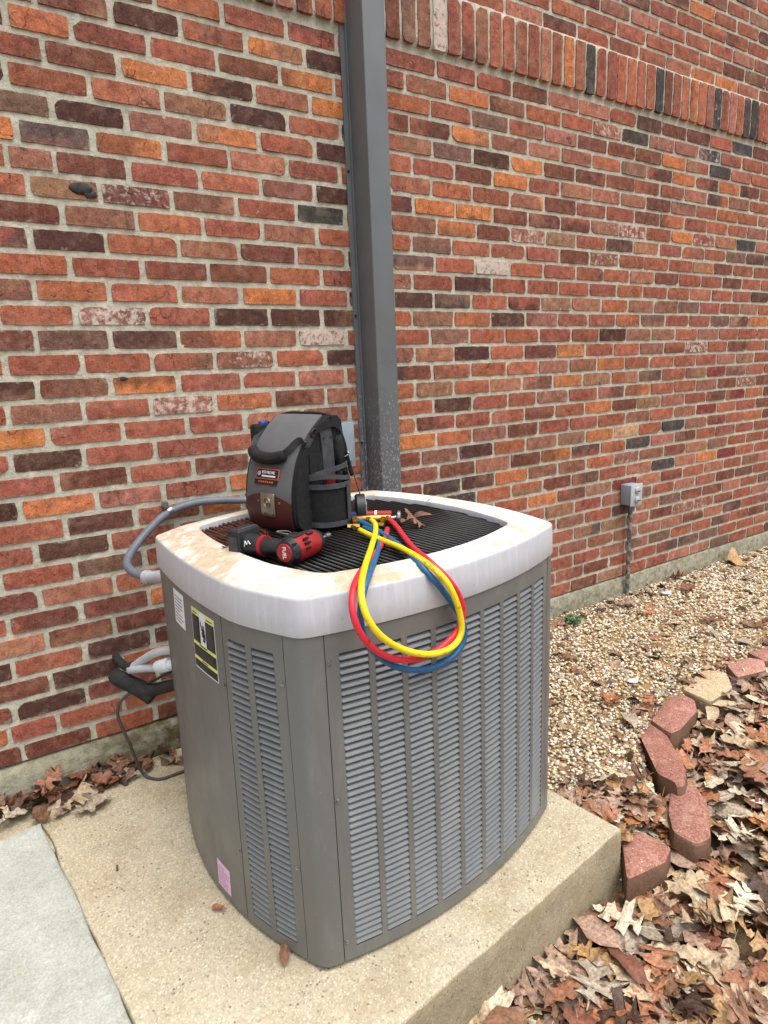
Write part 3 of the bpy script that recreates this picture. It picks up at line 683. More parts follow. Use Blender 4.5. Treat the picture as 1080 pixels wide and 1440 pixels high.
def plan_curve(W, D, s, c, cx=0, cy=0, n=18, nc=8, grow=0):
    h = [(-W/2,-D/2),(W/2,-D/2),(W/2,D/2),(-W/2,D/2)]; sg = []
    for i in range(4):
        a = np.array(h[i]); b = np.array(h[(i+1)%4]); L = np.linalg.norm(b-a); t = (b-a)/L; nr = np.array([t[1],-t[0]])
        u = np.linspace(c, L-c, n); bow = s*(1-((2*u-L)/(L-2*c))**2); sg.append(a+u[:,None]*t+bow[:,None]*nr)
    out = []
    for i in range(4):
        out += list(sg[i]); e = sg[i][-1]; b = sg[(i+1)%4][0]
        te = sg[i][-1]-sg[i][-2]; te /= np.linalg.norm(te); tb = sg[(i+1)%4][1]-sg[(i+1)%4][0]; tb /= np.linalg.norm(tb); k = np.linalg.norm(b-e)*.55
        for q in np.linspace(0,1,nc)[1:-1]: out.append((1-q)**3*e+3*q*(1-q)**2*(e+te*k)+3*q*q*(1-q)*(b-tb*k)+q**3*b)
    P = np.array(out)
    if grow:
        T = np.roll(P,-1,0)-np.roll(P,1,0); T /= np.linalg.norm(T,axis=1)[:,None]; P = P+np.stack([T[:,1],-T[:,0]],-1)*grow
    return P+np.array([cx,cy])
def curved_patch(mb, i, u0, u1, z0, z1, o0=-.002, o1=0.0, ns=None, zz=None, **k):
    ns = ns or max(1, int((u1-u0)/.03)); us = np.linspace(u0, u1, ns+1); V = []
    for u in us:
        pi_, _, _ = side_pt(i, u, o0); po, _, _ = side_pt(i, u, o1)
        V += [(pi_[0],pi_[1],z0),(po[0],po[1],z0),(po[0],po[1],z1),(pi_[0],pi_[1],z1)]
    F = []
    for s in range(ns):
        a = 4*s; b = a+4
        F += [(a+1,b+1,b+2,a+2),(a,a+3,b+3,b),(a+2,b+2,b+3,a+3),(a,b,b+1,a+1)]
    F += [(0,1,2,3),(4*ns+3,4*ns+2,4*ns+1,4*ns)]
    mb.add(V, F, **k)
# slat: one pressed louvre blade, shared by all
SW = .0636; PITCH_Z = .0146
def slat_mesh(w):
    prof = [(.0085,.0038),(.0052,.0028),(.0010,-.0002),(-.0018,-.0034),(-.0023,-.0052),(-.0014,-.0056),(.0020,-.0010),(.0060,.0018),(.0085,.0026)]
    V = []; n = len(prof)
    for x, sq in ((-w/2, .72), (-w/2+.003, 1), (w/2-.003, 1), (w/2, .72)):
        for y, z in prof: V.append((x, y if sq == 1 else max(y, .0005), z*sq+(0 if sq == 1 else .001)))
    F = [(k*n+j, k*n+(j+1)%n, (k+1)*n+(j+1)%n, (k+1)*n+j) for k in range(3) for j in range(n)]
    F += [tuple(range(n)), tuple(3*n+j for j in range(n))[::-1]]
    me = bpy.data.meshes.new('slat'); me.from_pydata([tuple(v) for v in V], [], [f[::-1] for f in F]); me.materials.append(M['taupe_slat_skylit']); me.shade_smooth(); me.set_sharp_from_angle(angle=math.radians(30)); return me
SLAT = slat_mesh(SW); SLAT_V = np.array([v.co[:] for v in SLAT.vertices]); SLAT_F = [tuple(p.vertices) for p in SLAT.polygons]
ZB, ZT = .042, .712
NS = int((ZT-ZB)/PITCH_Z)
def louvre_panel(i, u0, u1, cols, singles, name='louvre_panel', wcol=SW, label=None):
    """frame with open columns and one blade per slot"""
    mb = MB(); g_ = .0016; z0, z1 = .012, UH+.0035
    edges = [u0+g_]+[v for c in cols for v in (c-wcol/2, c+wcol/2)]+[u1-g_]
    for a, b in zip(edges[::2], edges[1::2]): curved_patch(mb, i, a, b, z0, z1)
    for c in cols:
        a, b = c-wcol/2, c+wcol/2
        curved_patch(mb, i, a, b, z0, ZB-.002, ns=3); curved_patch(mb, i, a, b, ZT+.002, z1, ns=3)
        # pressed rim of the opening
        for (p, q_) in ((a, a+.0022), (b-.0022, b)): curved_patch(mb, i, p, q_, ZB-.002, ZT+.002, -.006, -.0002, ns=1)
    pan = mb.build(name, M['taupe'], ac, smooth=True)
    if label: pan['label'] = label
    rest = MB()
    for ci, c in enumerate(cols):
        p, t, n = side_pt(i, c, -.0022); ang = math.atan2(t[1], t[0])
        for k in range(NS):
            z = ZB+(k+.5)*(ZT-ZB)/NS
            if singles > 0:
                o = link('slat', SLAT, pan); o.location = (p[0], p[1], z); o.rotation_euler = (0,0,ang); singles -= 1
                if wcol != SW: o.scale = (wcol/SW,1,1)
            else:
                V = SLAT_V.copy(); V[:,0] *= wcol/SW; R_ = np.array([[t[0],-t[1]],[t[1],t[0]]]); xy = V[:,:2]@R_.T+p
                rest.add(np.c_[xy, V[:,2]+z], SLAT_F)
    if rest.n: r_ = rest.build('far_slats', M['taupe_slat_skylit'], pan, smooth=True); r_['kind'] = 'stuff'
    return pan
LF = side_len(0); cols9 = [UC+.026+SW/2+j*(LF-2*UC-.050-SW)/8 for j in range(9)]
louvre_panel(0, UC, LF-UC, cols9, 300)
LS = side_len(3); seam = LS-.240
louvre_panel(3, seam, LS-UC, [seam+.0250+.030, seam+.0250+.030+.0745], 999, name='access_panel', wcol=.0620)
LR = side_len(1); louvre_panel(1, UC, LR-UC, [UC+.026+SW/2+j*(LR-2*UC-.050-SW)/7 for j in range(8)], 0)
louvre_panel(2, UC, LF-UC, cols9, 0)
mb = MB(); curved_patch(mb, 3, UC+.0016, seam-.0016, .012, UH+.0035, ns=24); blank = mb.build('service_panel', M['taupe'], ac, smooth=True)
# corner posts
FULL = plan_curve(UW, UD, US, UC, n=18, nc=14); NSEG = 18; NC = 12
for i in range(4):
    st = i*(NSEG+NC)+NSEG-1; idxs = [(st+k) % len(FULL) for k in range(NC+2)]
    P = FULL[idxs]; T = np.gradient(P, axis=0); T /= np.linalg.norm(T,axis=1)[:,None]; N = np.stack([T[:,1],-T[:,0]],-1)
    Pi = P-N*.002; V = []
    for a, b in zip(Pi, P+N*.0004): V += [(a[0],a[1],.012),(b[0],b[1],.012),(b[0],b[1],UH+.0035),(a[0],a[1],UH+.0035)]
    F = []
    for s in range(len(P)-1):
        a = 4*s; b = a+4; F += [(a+1,b+1,b+2,a+2),(a,a+3,b+3,b),(a+2,b+2,b+3,a+3),(a,b,b+1,a+1)]
    mb = MB(); mb.add(V, F); mb.build('corner_post', M['taupe'], ac, smooth=True)
# dark interior behind the louvres, base pan, feet
IN = plan_curve(UW, UD, US, UC, grow=-.030); n = len(IN)
mb = MB(); V = [(p[0],p[1],.02) for p in IN]+[(p[0],p[1],.70) for p in IN]; F = [(k,(k+1)%n,n+(k+1)%n,n+k) for k in range(n)]+[tuple(range(n))[::-1]]
mb.add(V, F); mb.build('condenser_coil', M['coil'], ac)
mb = MB(); V = [(p[0]*.97,p[1]*.97,.45) for p in IN]; mb.add(V, [tuple(range(n))]); mb.build('fan_deck', M['dark'], ac)
BP = plan_curve(UW, UD, US, UC, grow=-.006); V = [(p[0],p[1],.006) for p in BP]+[(p[0],p[1],.0135) for p in BP]
mb = MB(); mb.add(V, [(k,(k+1)%n,n+(k+1)%n,n+k) for k in range(n)]+[tuple(range(n))[::-1], tuple(range(n,2*n))]); mb.build('base_pan', M['dark'], ac)
for sx, sy in ((-1,-1),(1,-1),(1,1),(-1,1)):
    mb = MB(); mb.tube([(sx*(UW/2-.045), sy*(UD/2-.045), -.001), (sx*(UW/2-.045), sy*(UD/2-.045), .008)], .028, 16); mb.build('foot', M['blackplastic'], ac)
# fan under the guard
mb = MB(); mb.tube([(0,0,.60),(0,0,.72)], .075, 24); fan = mb.build('fan_motor', M['dark'], ac, smooth=True)
for k in range(3):
    a = k*2*math.pi/3+.4; mb = MB(); V = []
    for r_ in (.07,.16,.27):
        for s_ in (-.28,0,.28): V.append((r_*math.cos(a+s_*(.6+r_)), r_*math.sin(a+s_*(.6+r_)), .655+s_*.12))
    V2 = [(x,y,z-.002) for x,y,z in V]; F = []
    for i in range(2):
        for j in range(2): q_ = i*3+j; F += [(q_,q_+3,q_+4,q_+1), (q_+9,q_+10,q_+13,q_+12)]
    mb.add(V+V2, F); mb.build('fan_blade', M['coil'], ac)
# white top: skirt, rolled ridge, sloping top with a raised step, lip round the opening
OP = dict(W=.600, D=.635, s=.036, c=.075, cx=-.016, cy=-.012)
outer = plan_curve(UW, UD, US, UC); inner = plan_curve(**OP); n = len(outer)
def ringpts(t, z, g_=0.0):
    P = outer*(1-t)+inner*t
    if g_:
        T = np.roll(outer,-1,0)-np.roll(outer,1,0); T /= np.linalg.norm(T,axis=1)[:,None]; P = P+np.stack([T[:,1],-T[:,0]],-1)*g_
    return [(p[0],p[1],z) for p in P]
prof = [(0,.762,-.003),(0,.7590,-.001),(0,.7585,.0032),(0,.7600,.0040),(0,.80,.0032),(0,.830,.0018),(0,.8345,.0008),(0,.8364,-.0012),(0,.8374,-.004),(.30,.8475,0),(.36,.8478,0),(.46,.8535,0),(.84,.8560,0),(.95,.8560,0),(1.0,.8530,0),(1.02,.846,0),(1.02,.826,0)]
V = []; 
for t, z, g_ in prof: V += ringpts(t, z, g_)
F = [(k*n+j, k*n+(j+1)%n, (k+1)*n+(j+1)%n, (k+1)*n+j) for k in range(len(prof)-1) for j in range(n)]
mb = MB(); mb.add(V, F); top = mb.build('top_cover', M['cap'], ac, smooth=True)
# guard wires across the opening, frame ring, cross braces
ZG = .8385
def in_open(y):
    P = plan_curve(**{**OP, 'n':40}); xs_ = []
    for a, b in zip(P, np.roll(P,-1,0)):
        if (a[1]-y)*(b[1]-y) <= 0 and a[1] != b[1]: xs_.append(a[0]+(b[0]-a[0])*(y-a[1])/(b[1]-a[1]))
    return (min(xs_), max(xs_)) if len(xs_) >= 2 else None
wire_me = {}

mb0 = MB(); mb0.tube([(0,-.5,0),(0,.5,0)], .0034, 6); W1 = mb0.build('wire_proto', M['wire'], None, smooth='all'); WM = W1.data; bpy.data.objects.remove(W1)
OPC = plan_curve(**{**OP, 'n':40})
def in_open_y(x):
    ys_ = []
    for a, b in zip(OPC, np.roll(OPC,-1,0)):
        if (a[0]-x)*(b[0]-x) <= 0 and a[0] != b[0]: ys_.append(a[1]+(b[1]-a[1])*(x-a[0])/(b[0]-a[0]))
    return (min(ys_), max(ys_)) if len(ys_) >= 2 else None
rw = random.Random(5); x = -.352
while x < .345:
    q = in_open_y(x)
    if q:
        a, b = q[0]-.006, q[1]+.006
        if x < -.13:     # the guard is rusted through its coating at the back left
            yb = -.02+rw.uniform(-.04,.03)+max(0, x+.30)*1.1
            if b-yb > .03:
                mb = MB(); ys_ = np.linspace(yb, b, 7); mb.tube(spline([(x+rw.uniform(-.0025,.0025), yy_, ZG+rw.uniform(-.0015,.0025)) for yy_ in ys_], 3), [rw.uniform(.0034,.0052) for _ in range(19)], 6); mb.build('rusty_wire', M['rust'], ac, smooth='all'); b = yb
        if b-a > .02:
            o = link('guard_wire', WM, ac); o.location = (x, (a+b)/2, ZG); o.scale = (1, b-a, 1)
    x += .0158
for yy in (-.17,-.02,.13):
    q = in_open(yy); mb = MB(); mb.tube([(q[0],yy,ZG-.006),(q[1],yy,ZG-.006)], .003, 6); mb.build('brace_wire', M['wire'], ac, smooth='all')
for k in range(26):   # brown pine straw caught in the corner
    x0 = rw.uniform(-.325,-.17); y0 = rw.uniform(.02,.24); a_ = rw.uniform(.9,1.9); L = rw.uniform(.04,.09); mb = MB()
    mb.tube([(x0,y0,ZG+.004),(x0+L*.5*math.cos(a_),y0+L*.5*math.sin(a_),ZG+.008),(x0+L*math.cos(a_),y0+L*math.sin(a_),ZG+.004)], .0011, 5); mb.build('pine_needle', M['rust'], ac, smooth='all')
# screws
def screw(i, u, z, parent):
    p, t, n_ = side_pt(i, u, 0); mb = MB(); a = np.array([p[0],p[1],z]); d = np.array([n_[0],n_[1],0]); mb.tube([a, a+d*.0012], .0050, 12); mb.tube([a+d*.0012, a+d*.0040], .0034, 6); mb.build('screw', M['steel'], parent)
for z in (.60,.19): screw(3, seam-.007, z, ac)
for z in (.655,.24): screw(3, LS-UC-.008, z, ac)
for z in (.70,.40,.06): screw(0, UC+.008, z, ac)
# printed labels on the service panel (flat print, curved with the sheet)
def label_patch(name, mat, i, u0, u1, z0, z1, lift, parent, shear=0.0, ns=4):
    us = np.linspace(u0,u1,ns+1); V = []
    for u in us:
        p, _, _ = side_pt(i, u, lift); dz = shear*(u-u0); V += [(p[0],p[1],z0+dz),(p[0],p[1],z1+dz)]
    F = [(2*k,2*k+2,2*k+3,2*k+1) for k in range(ns)]; mb = MB(); mb.add(V,F); return mb.build(name, mat, parent, smooth='all')
def label_mb(mb, i, u0, u1, z0, z1, lift, mi, shear=0.0, ns=2):
    us = np.linspace(u0,u1,ns+1); V = []
    for u in us:
        p, _, _ = side_pt(i, u, lift); V += [(p[0],p[1],z0),(p[0],p[1],z1)]
    mb.add(V, [(2*k,2*k+2,2*k+3,2*k+1) for k in range(ns)], mi=mi)
mats = [M['paper'], M['ink'], M['limelabel'], M['greyink']]
u0, u1, z0, z1 = .328, .455, .590, .735
mb = MB(); label_mb(mb, 3, u0, u1, z0, z1, .0006, 0, ns=6)
du, dz = u1-u0, z1-z0
def LR_(a, b, c, d, mi, lift=.0010): label_mb(mb, 3, u0+a*du, u0+b*du, z0+c*dz, z0+d*dz, lift, mi)
LR_(.02,.36,.90,.985,2); LR_(.62,.98,.90,.985,2); LR_(.02,.36,.455,.895,1); LR_(.62,.98,.455,.895,1)
LR_(.02,.98,.40,.45,2) ; LR_(.02,.98,.205,.398,1); LR_(.02,.98,.15,.203,2); LR_(.02,.98,.02,.148,1)
rl = random.Random(2)
for z_ in np.arange(.49,.86,.032): LR_(.06,.06+.22*rl.uniform(.6,1),z_,z_+.010,3,.0013)
for z_ in np.arange(.50,.86,.032): LR_(.67,.67+.28*rl.uniform(.6,1),z_,z_+.010,3,.0013)
for z_ in np.arange(.225,.385,.032): LR_(.06,.06+.88*rl.uniform(.6,1),z_,z_+.010,3,.0013)
for z_ in np.arange(.035,.125,.032): LR_(.06,.06+.85*rl.uniform(.5,1),z_,z_+.010,3,.0013)
LR_(.30,.62,.42,.44,1,.0013); LR_(.06,.26,.925,.945,1,.0013); LR_(.68,.92,.925,.945,1,.0013); LR_(.35,.62,.166,.184,1,.0013)
for (a,b,c,d) in ((.40,.44,.76,.84),(.43,.47,.70,.78),(.46,.58,.66,.74),(.50,.60,.58,.68),(.44,.50,.60,.68),(.50,.56,.74,.80),(.48,.58,.53,.57)): LR_(a,b,c,d,1,.0013)
lb = mb.build('warning_label', mats, blank)
lb['label'] = 'black and lime warning label'
mb = MB(); label_mb(mb, 3, .188, .272, .655, .742, .0006, 0, ns=4); u0,u1,z0,z1 = .188,.272,.655,.742; du,dz = u1-u0, z1-z0
for z_ in np.arange(.1,.9,.1): LR_(.1,.1+.8*rl.uniform(.5,1),z_,z_+.03,3,.001)
mb.build('rating_label', mats, blank)['label'] = 'white rating label near the top'
mb = MB(); u0,u1,z0,z1 = .362,.425,.030,.100; du,dz = u1-u0, z1-z0
pk = [M['pink'], M['ink'], M['limelabel'], mottled('mauve_print', C(186,140,178), C(170,126,166), .6, 60, bumpd=0)]
label_mb(mb, 3, u0, u1, z0, z1, .0006, 0, ns=4)
for z_ in np.arange(.12,.9,.13): LR_(.1,.1+.8*rl.uniform(.5,1),z_,z_+.05,3,.001)
mb.build('inspection_sticker', pk, blank)['label'] = 'faded pink sticker near the bottom'

# the left side is drawn in towards the top: less bow under the cover than at the base
def draw_in(x, y, z): return .024*max(0.0, min(1.0, z/.80))*max(0.0, 1-((y-.08)/.26)**2)*max(0.0, min(1.0, (-x-.27)/.13))
done_me = {SLAT.name, WM.name}
def walk(o):
    for ch in list(o.children):
        if ch.type == 'MESH':
            if ch.data.name in done_me:
                l = ch.location; ch.location = (l.x+draw_in(l.x, l.y, l.z), l.y, l.z)
            else:
                done_me.add(ch.data.name)
                for v in ch.data.vertices: v.co.x += draw_in(v.co.x, v.co.y, v.co.z)
        walk(ch)
walk(ac)

# ============================================================ DOWNSPOUT / BOXES / PIPES
sp = empty('line_cover', (1.28, -.06, .15)); tag(sp, 'tall charcoal sheet metal cover running up the brick wall behind the unit', 'metal cover')
so = np.array([1.28,-.06,.15])
mb = MB(); mb.box(np.array([1.2355,-.114,.15])-so, np.array([1.322,-.003,3.3])-so); bevel(mb.build('duct', M['spout'], sp), .0035, 2)
mb = MB(); mb.box(np.array([1.2120,-.0050,.15])-so, np.array([1.2350,-.0022,3.3])-so); mb.box(np.array([1.2290,-.0130,.15])-so, np.array([1.2350,-.0055,3.3])-so); mb.box(np.array([1.3225,-.0050,.15])-so, np.array([1.345,-.0022,3.3])-so); mb.build('flange', M['spout'], sp)
for z in (.86,1.32,1.80,2.26,2.7):
    mb = MB(); mb.tube(np.array([(1.220,-.0052,z),(1.220,-.0085,z)])-so, .0045, 10); mb.build('screw', M['dark'], sp)

jb = empty('junction_box', (1.09,-.03,.78)); tag(jb, 'flat blue grey electrical box on the wall behind the backpack', 'electrical box'); jo = np.array([1.09,-.03,.78])
mb = MB(); mb.box(np.array([1.02,-.046,.785])-jo, np.array([1.160,.0-.001,.940])-jo); bevel(mb.build('box', M['boxgrey'], jb), .003)
mb = MB(); mb.box(np.array([1.016,-.0505,.781])-jo, np.array([1.164,-.0465,.944])-jo); bevel(mb.build('cover', M['boxgrey'], jb), .0015)
mb = MB(); mb.tube(np.array([(1.145,-.0506,.80),(1.145,-.053,.80)])-jo, .004, 10); mb.build('screw', M['steel'], jb)

ob = empty('outdoor_outlet', (2.82,-.03,-.09)); tag(ob, 'weatherproof grey outlet box on a rusty conduit rising from the gravel', 'outlet'); oo = np.array([2.82,-.03,-.09])
mb = MB(); mb.box(np.array([2.752,-.062,.395])-oo, np.array([2.838,-.001,.502])-oo); bevel(mb.build('box', M['boxgrey'], ob), .005)
mb = MB(); mb.box(np.array([2.749,-.069,.391])-oo, np.array([2.841,-.0625,.506])-oo); cv = bevel(mb.build('cover_plate', M['pvc'], ob), .003)
for z in (.425,.474):
    mb = MB(); mb.tube(np.array([(2.797,-.0695,z),(2.797,-.079,z)])-oo, [.019,.017], 20); bevel(mb.build('flip_lid', M['pvc'], ob), .002)
    mb = MB(); mb.box(np.array([2.785,-.0815,z-.006])-oo, np.array([2.809,-.0795,z-.002])-oo); mb.build('lid_tab', M['blackplastic'], ob)
mb = MB(); mb.tube(np.array([(2.805,-.028,.394),(2.805,-.028,.362)])-oo, [.019,.016], 16); mb.build('connector', M['conduit'], ob, smooth=True)
mb = MB(); mb.tube(np.array([(2.805,-.028,.37),(2.806,-.028,.15),(2.802,-.030,-.20)])-oo, .0115, 14); mb.build('conduit', M['galv'], ob, smooth=True)

cd = tag(empty('power_conduit', (.45,-.03,.7)), 'curved grey power conduit strapped to the brick and entering the top corner of the unit', 'conduit'); co = np.array([.45,-.03,.7])
CP = [(1.06,-.03,.72),(.90,-.032,.700),(.7298,-.03,.7078),(.6452,-.027,.7265),(.5808,-.024,.7281),(.5161,-.024,.721),(.4717,-.026,.7067),(.4267,-.034,.6781),(.3747,-.06,.6399),(.3328,-.1,.6111),(.3126,-.13,.5940),(.3171,-.165,.5800),(.3365,-.2,.5705),(.3516,-.23,.5690)]
mb = MB(); mb.tube(spline(smooth_path(CP,1),8)-co, .0125, 14); mb.build('flexible_pipe', M['conduit'], cd, smooth='all')
mb = MB(); mb.tube(np.array([(.3505,-.228,.5690),(.3600,-.245,.572),(.43,-.37,.60)])-co, [.0165,.0165,.0165], 16); mb.tube(np.array([(.349,-.225,.5690),(.356,-.238,.571)])-co, .020, 16); mb.build('fitting', M['pvc'], cd, smooth=True)
mb = MB(); mb.tube(np.array([(.478,-.025,.7085),(.492,-.024,.714)])-co, .0145, 18); mb.box(np.array([.466,-.034,.722])-co, np.array([.480,-.004,.742])-co); mb.tube(np.array([(.4725,-.036,.733),(.4725,-.030,.733)])-co, .007, 6); mb.build('strap', M['steel'], cd, smooth=True)

ls = tag(empty('refrigerant_lines', (.3,-.1,.25)), 'grey and black insulated pipes running from the wall into the left side of the unit', 'pipes'); lo_ = np.array([.3,-.1,.25])
def pipe(name, pts, r, mat, parent, o0, it=0, nn=6, flat=1.0, n_=14):
    P = spline(smooth_path(pts, it) if it else pts, nn)-o0; mb = MB(); mb.tube(P, r if np.isscalar(r) else np.interp(np.linspace(0,1,len(P)), np.linspace(0,1,len(r)), r), n_, flat=flat); return mb.build(name, mat, parent, smooth='all')
pipe('upper_pipe', [(.46,-.40,.385),(.3831,-.3,.3613),(.3463,-.24,.3397),(.3176,-.19,.3065),(.2984,-.16,.2822),(.285,-.13,.269)], .0125, M['pvc'], ls, lo_)
pipe('lower_pipe', [(.3563,-.26,.2990),(.3413,-.22,.2858),(.3087,-.19,.2818),(.2827,-.15,.2693)], .0125, M['pvc'], ls, lo_)
mb = MB(); mb.tube(np.array([(.348,-.245,.296),(.372,-.29,.316)])-lo_, .0205, 18); mb.tube(np.array([(.372,-.29,.314),(.45,-.40,.34)])-lo_, .0155, 16); bevel(mb.build('white_fitting', M['whitepvc'], ls), .003)
pipe('foam_sleeve', [(.2437,-.105,.2494),(.2517,-.12,.2410),(.2735,-.15,.2296),(.3061,-.18,.2084),(.3300,-.205,.1849)], [.020,.0245,.024,.026,.024], M['foam'], ls, lo_)
pipe('black_pipe', [(.3100,-.19,.205),(.348,-.23,.2208),(.3854,-.3,.2521),(.46,-.42,.29)], [.021,.019,.017,.017], M['foam'], ls, lo_)
pipe('black_wire', [(.3209,-.2,.2308),(.3395,-.24,.2577),(.382,-.3,.296),(.45,-.40,.34)], .0035, M['blackplastic'], ls, lo_)
pipe('copper_tail', [(.292,-.155,.283),(.279,-.125,.27),(.27,-.03,.262),(.27,.0,.262)], [.013,.013,.012,.012], M['foam'], ls, lo_)
cb = pipe('control_cable', [(.305,-.19,.2177),(.2738,-.17,.2051),(.2408,-.15,.1696),(.2338,-.14,.1246),(.2438,-.14,.0714),(.2557,-.14,.0223),(.2700,-.125,-.05),(.284,-.120,-.100),(.300,-.140,-.113),(.3289,-.1677,-.113),(.374,-.1697,-.113),(.4331,-.1708,-.113),(.50,-.20,-.113)], .0048, M['cable'], None, np.array([.3,-.15,-.118]), nn=8)
cb.location = (.3,-.15,-.118); tag(cb, 'thin brown control cable drooping from the black pipe foam to the pad', 'cable')


# ============================================================ TOOL BACKPACK
GT = UO[2]+.8406     # top of the guard wires
BAGC = np.array([.720,-.516,GT]); BR = math.radians(-73.7)
bag = empty('tool_backpack', tuple(BAGC), BR); tag(bag, 'grey and black tool backpack with maroon base panel and metal clasp standing on the unit', 'backpack')
HW, HD = .104, .088
FP = [(-.072,.004),(-.094,.012),(-.104,.035),(-.106,.075),(-.102,.115),(-.092,.155),(-.080,.186),(-.064,.212),(-.040,.240),(-.012,.267),(.020,.291)]   # front profile y,z from bottom to top
FPs = spline([(0,a,b) for a,b in FP], 5)[:,1:]
FL_ = np.r_[0, np.cumsum(np.linalg.norm(np.diff(FPs,axis=0),axis=1))]; FL_ /= FL_[-1]
def fp(s): return np.array([np.interp(s,FL_,FPs[:,0]), np.interp(s,FL_,FPs[:,1])])
def fpn(s):
    a, b = fp(max(0,s-.01)), fp(min(1,s+.01)); t = (b-a)/np.linalg.norm(b-a); return np.array([-t[1], t[0]])*np.array([1,1])
def front_panel(name, s0, s1, hw0, hw1, off, mat, th=.004, arch=None, nx=16, ns=22, bulge=.010, parent=bag):
    V = []; 
    for k in range(ns+1):
        for i in range(nx+1):
            q = -1+2*i/nx; e1 = s1+(arch(q) if arch else 0); s = s0+(e1-s0)*k/ns; w = hw0+(hw1-hw0)*k/ns
            if s0 < .1 and k < 4: w *= (.86,.94,.98,1.0)[k]
            p = fp(s); nn = fpn(s); 
            b = off+bulge*(1-q*q)*math.sin(math.pi*min(1,max(0,s*.9+.1)))**.5
            y, z = p+nn*b; V.append((q*w, y, z))
    m_ = nx+1; n0 = len(V); V = np.array(V); V2 = V.copy()
    for k in range(ns+1):
        e = fpn(s0+(s1-s0)*k/ns)*(-th); V2[k*m_:(k+1)*m_,1] += e[0]; V2[k*m_:(k+1)*m_,2] += e[1]
    F = []; 
    for k in range(ns):
        for i in range(nx): a = k*m_+i; F.append((a,a+1,a+m_+1,a+m_)); F.append((n0+a,n0+a+m_,n0+a+m_+1,n0+a+1))
    bd = [i for i in range(m_)]+[k*m_+nx for k in range(1,ns+1)]+[ns*m_+i for i in range(nx-1,-1,-1)]+[k*m_ for k in range(ns-1,0,-1)]
    for k in range(len(bd)): a, b = bd[k], bd[(k+1)%len(bd)]; F.append((a, n0+a, n0+b, b))
    mb = MB(); mb.add(np.vstack([V,V2]), F); return mb.build(name, mat, parent, smooth=True)
# body: profile extruded across
back = [(.056,.291),(.068,.278),(.078,.20),(.088,.08),(.084,.015),(.070,.003)]
loop = [tuple(v) for v in FPs]+back; n = len(loop); V = []; xs_ = [-HW,-HW+.004,-HW*.5,0,HW*.5,HW-.004,HW]
cy_, cz_ = 0.0, .14
for j, x in enumerate(xs_):
    s_ = .985 if j in (0,6) else 1.0
    for y, z in loop: V.append((x, cy_+(y-cy_)*s_, max(.002, cz_+(z-cz_)*s_)))
F = [(j*n+k,(j+1)*n+k,(j+1)*n+(k+1)%n,j*n+(k+1)%n) for j in range(6) for k in range(n)]+[tuple(range(n)), tuple(6*n+k for k in range(n))[::-1]]
mb = MB(); mb.add(V, [f[::-1] for f in F]); mb.build('body', M['blackcloth'], bag, smooth=True)
front_panel('flap', .22, .990, .089, .089, .0065, M['greycloth'])
front_panel('maroon_panel', .045, .285, .086, .090, .0085, M['maroon'], arch=lambda q: .055*(1-q*q)-.015, ns=14)
front_panel('binding', .02, .985, .0975, .0985, .0030, M['webbing'], bulge=.006).data.materials[0] = M['blackcloth']
# clasp
s_c = .22; p = fp(s_c); nn = fpn(s_c); tt = np.array([nn[1],-nn[0]])
def on_front(x, s, lift):
    p = fp(s); nn = fpn(s); q = x/.09; b = .0085+.010*(1-q*q)*math.sin(math.pi*min(1,s*.9+.1))**.5+lift; y, z = p+nn*b; return np.array([x,y,z])
def plate(mb, x0, x1, s0, s1, l0, l1, ns=3, **k):
    V = []
    for j in range(ns+1):
        s = s0+(s1-s0)*j/ns
        for x in (x0,x1): V += [on_front(x,s,l0), on_front(x,s,l1)]
    F = []
    for j in range(ns):
        a = j*4; b = a+4; F += [(a+1,a+3,b+3,b+1),(a,b,b+2,a+2),(a,a+1,b+1,b),(a+2,b+2,b+3,a+3)]
    F += [(0,2,3,1),(ns*4,ns*4+1,ns*4+3,ns*4+2)]; mb.add(V, F, **k)
mb = MB(); plate(mb, -.012, .040, .168, .330, .0005, .0045, 5); cl = bevel(mb.build('clasp', M['nickel'], bag), .0015)
mb = MB(); c0 = on_front(.014,.265,.0045); d = np.array([0,*fpn(.265)]); th = np.linspace(0,2*np.pi,25); e1 = np.array([1,0,0]); e2 = np.cross(d,e1)
mb.tube([c0+.0125*(math.cos(t)*e1+math.sin(t)*e2) for t in th], .0013, 6, caps=False); mb.tube([c0+.0085*(math.cos(t)*e1+math.sin(t)*e2) for t in th], .0007, 6, caps=False)
mb.tube([c0-e2*.005+d*.0005, c0+e2*.005+d*.0005], .0012, 6); mb.tube([c0-e2*.004-e1*.004+d*.0005, c0+e2*.005+d*.0005], .0009, 6); mb.tube([c0-e2*.004+e1*.004+d*.0005, c0+e2*.005+d*.0005], .0009, 6); mb.build('clasp_emblem', M['nickel'], cl, smooth='all')
for x in (-.002,.030):
    mb = MB(); c1 = on_front(x,.190,.0045); mb.tube([c1, c1+d*.0022], .0034, 10); mb.build('rivet', M['steel'], cl)
for x in (-.024,.056):
    mb = MB(); c1 = on_front(x,.270,.000); mb.tube([c1, c1+d*.0025], .0030, 10); mb.build('rivet', M['nickel'], bag)
